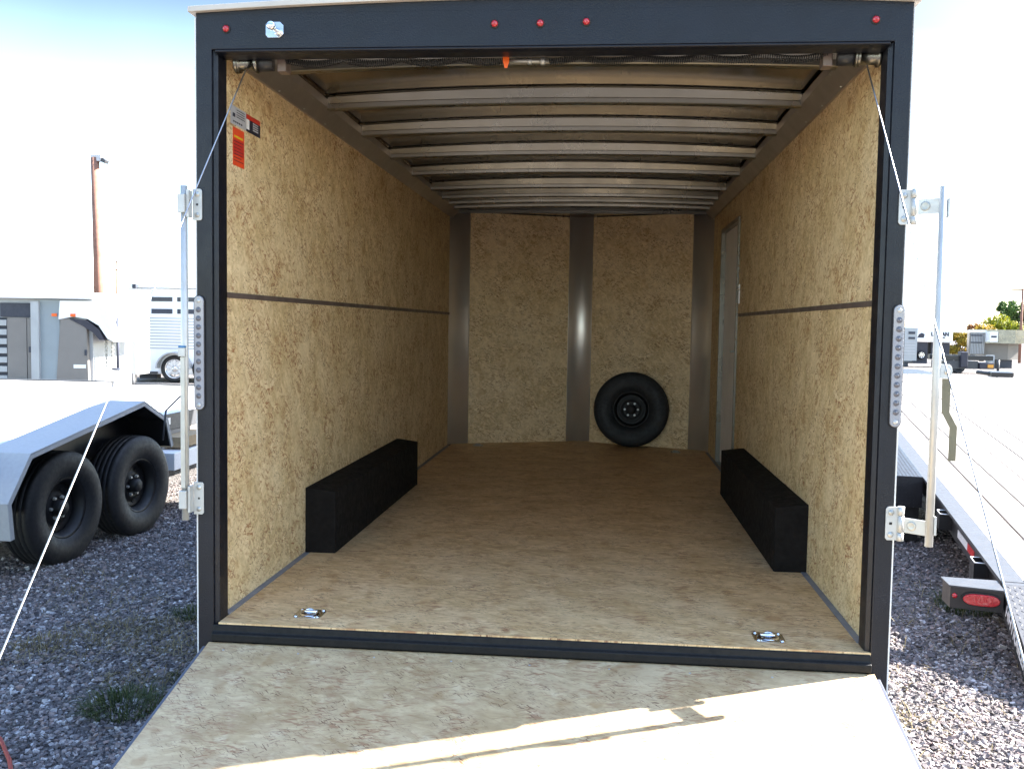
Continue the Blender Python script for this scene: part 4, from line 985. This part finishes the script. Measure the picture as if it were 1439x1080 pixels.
# ------------------------------------------------------------------ trees
def tree(label, px, py, d, wpx, hpx, mt, n=2600, seed=1, leaf=.16):
    rnd = random.Random(seed); c = at(px, py, d); gzz = gz(c.x, c.y); s = d / F; rw = wpx * s / 2; rh = hpx * s / 2
    t = thing('tree', label, 'tree', (c.x, c.y, gzz), 'autumn trees at the far right')
    q = MB(); base = Vector((c.x, c.y, gzz - .1))
    q.tube([base, base + (c - base) * .6, c + Vector((0, 0, rh * .3))], [.22, .14, .05], 8)
    blobs = []
    for i in range(11):
        a = rnd.uniform(0, 6.28); e = rnd.uniform(-.8, 1); r = rnd.uniform(.35, .85)
        p = c + Vector((math.cos(a) * rw * r, math.sin(a) * rw * r, e * rh * .75)); blobs.append((p, rnd.uniform(.28, .5) * rw))
        q.tube([base + (c - base) * rnd.uniform(.4, .9), p], [.06, .02], 5)
    q.build('trunk', 'bark', t)
    m = MB()
    for i in range(n):
        p0, r0 = rnd.choice(blobs); dirv = Vector((rnd.gauss(0, 1), rnd.gauss(0, 1), rnd.gauss(0, 1))).normalized()
        p = p0 + dirv * r0 * rnd.uniform(.55, 1.12); l = leaf * rnd.uniform(.6, 1.3)
        e1 = Vector((rnd.gauss(0, 1), rnd.gauss(0, 1), rnd.gauss(0, 1))).normalized(); e2 = e1.cross(dirv + Vector((.01, .02, .03))).normalized()
        m.add([p - e1 * l, p - e2 * l * .5, p + e1 * l, p + e2 * l * .5], [(0, 1, 2, 3)])
    m.build('crown', mt, t, recalc=False)
tree('round yellow tree between the white and the grey livestock trailers', 1349, 484, 76, 32, 38, 'leaf_gold', 2600, 2)
tree('low golden shrub-like tree behind the grey livestock trailer', 1381, 468, 86, 34, 16, 'leaf_gold', 1500, 3)
tree('small reddish tree left of the far utility pole', 1367, 463, 98, 18, 16, 'leaf_red', 900, 5)
tree('bright yellow-green tree above the grey livestock trailer', 1411, 456, 92, 50, 30, 'leaf_yel', 3000, 7)
tree('tall dark green tree at the right edge of the picture', 1432, 444, 108, 52, 40, 'leaf_green', 3200, 9)
tree('smaller dark green tree left of the tallest one', 1414, 436, 118, 22, 26, 'leaf_green', 1200, 11)

# ------------------------------------------------------------------ grass and weeds
def tuft(name, label, x, y, rad, hgt, n, mt, seed, group, kind=None):
    rnd = random.Random(seed); m = MB()
    for i in range(n):
        a = rnd.uniform(0, 6.28); r = rad * math.sqrt(rnd.random()); px, py = x + r * math.cos(a), y + r * math.sin(a); z = gz(px, py) - .005
        lean = rnd.uniform(.4, 1.7); a2 = a + rnd.uniform(-1, 1); h_ = hgt * rnd.uniform(.4, 1.1); wd = rnd.uniform(.0012, .0026)
        dx, dy = math.cos(a2), math.sin(a2); sx, sy = -dy * wd, dx * wd
        p1 = (px + dx * h_ * lean * .3, py + dy * h_ * lean * .3, z + h_ * .6); p2 = (px + dx * h_ * lean * .9, py + dy * h_ * lean * .9, z + h_ * (1 - .3 * lean))
        m.add([(px - sx, py - sy, z), (px + sx, py + sy, z), (p1[0] + sx, p1[1] + sy, p1[2]), (p1[0] - sx, p1[1] - sy, p1[2]), p2], [(0, 1, 2, 3), (3, 2, 4)])
    o = m.build(name, mt, None, recalc=False)
    if kind: o['kind'] = kind; o['label'] = label; o['category'] = 'grass'
    else: tag(o, label, 'weed', group)
    return o
gp = 'weed tufts in the gravel'
tuft('weed_tuft', 'largest green weed tuft, beside the left edge of the ramp', -1.80, .42, .16, .10, 520, 'grass_green', 1, gp)
tuft('weed_tuft', 'dark green tuft near the foot of the left rear post', -2.07, 1.72, .10, .08, 260, 'grass_green', 2, gp)
tuft('weed_tuft', 'small green sprig by the ramp between the two larger tufts', -1.70, .82, .07, .05, 110, 'grass_green', 3, gp)
tuft('weed_tuft', 'dry straw tuft left of the row of grass in the gravel', -2.62, 1.15, .13, .06, 200, 'grass_dry', 4, gp)
tuft('weed_tuft', 'green leafy weeds under the red tail lamp of the equipment trailer', 2.48, 2.55, .16, .12, 360, 'grass_green', 6, gp)
tuft('weed_tuft', 'bright green sprig against the right edge of the ramp', 1.33, -.42, .045, .05, 120, 'grass_green', 7, gp)
rnd = random.Random(12); m = MB()
spots = [(-2.35, 1.42, .25, 420), (-2.1, 1.35, .3, 480), (-1.75, 1.15, .18, 300), (-1.9, .75, .15, 120), (-2.55, 1.0, .2, 200), (-2.7, 1.9, .3, 180), (-2.2, 2.9, .35, 200), (-2.0, .9, .3, 130), (-3.0, 2.3, .25, 120), (-1.65, 1.9, .15, 90),
         (2.0, 1.6, .35, 150), (2.3, 2.2, .3, 200), (1.75, 1.0, .3, 90), (1.5, .1, .12, 120), (1.7, .4, .3, 60), (2.1, 2.9, .4, 180), (1.62, .75, .1, 70)]
for (x, y, r_, n) in spots:
    for i in range(n):
        a = rnd.uniform(0, 6.28); r = r_ * math.sqrt(rnd.random()); px, py = x + r * math.cos(a) * 1.3, y + r * math.sin(a); z = gz(px, py) + .004
        h_ = rnd.uniform(.03, .11); a2 = rnd.uniform(0, 6.28); dx, dy = math.cos(a2), math.sin(a2); wd = rnd.uniform(.001, .0022); sx, sy = -dy * wd, dx * wd; up_ = rnd.uniform(.05, .7)
        p1 = (px + dx * h_ * .5, py + dy * h_ * .5, z + h_ * up_ * .7); p2 = (px + dx * h_, py + dy * h_, z + h_ * up_ * .8)
        m.add([(px - sx, py - sy, z), (px + sx, py + sy, z), (p1[0] + sx, p1[1] + sy, p1[2]), (p1[0] - sx, p1[1] - sy, p1[2]), p2], [(0, 1, 2, 3), (3, 2, 4)])
o = m.build('dry_grass', 'grass_dry', None, recalc=False); o['kind'] = 'stuff'; o['label'] = 'sparse dry grass blades scattered between the stones'; o['category'] = 'grass'
q = MB(); q.tube([(-2.35, .22, G + .02), (-2.12, .05, G + .02), (-1.97, -.12, G + .02), (-1.80, -.35, G + .022), (-1.7, -.7, G + .02)], .008, 10)
o = q.build('hose', 'redhose'); tag(o, 'short length of faded red hose on the gravel at the lower left corner', 'hose')
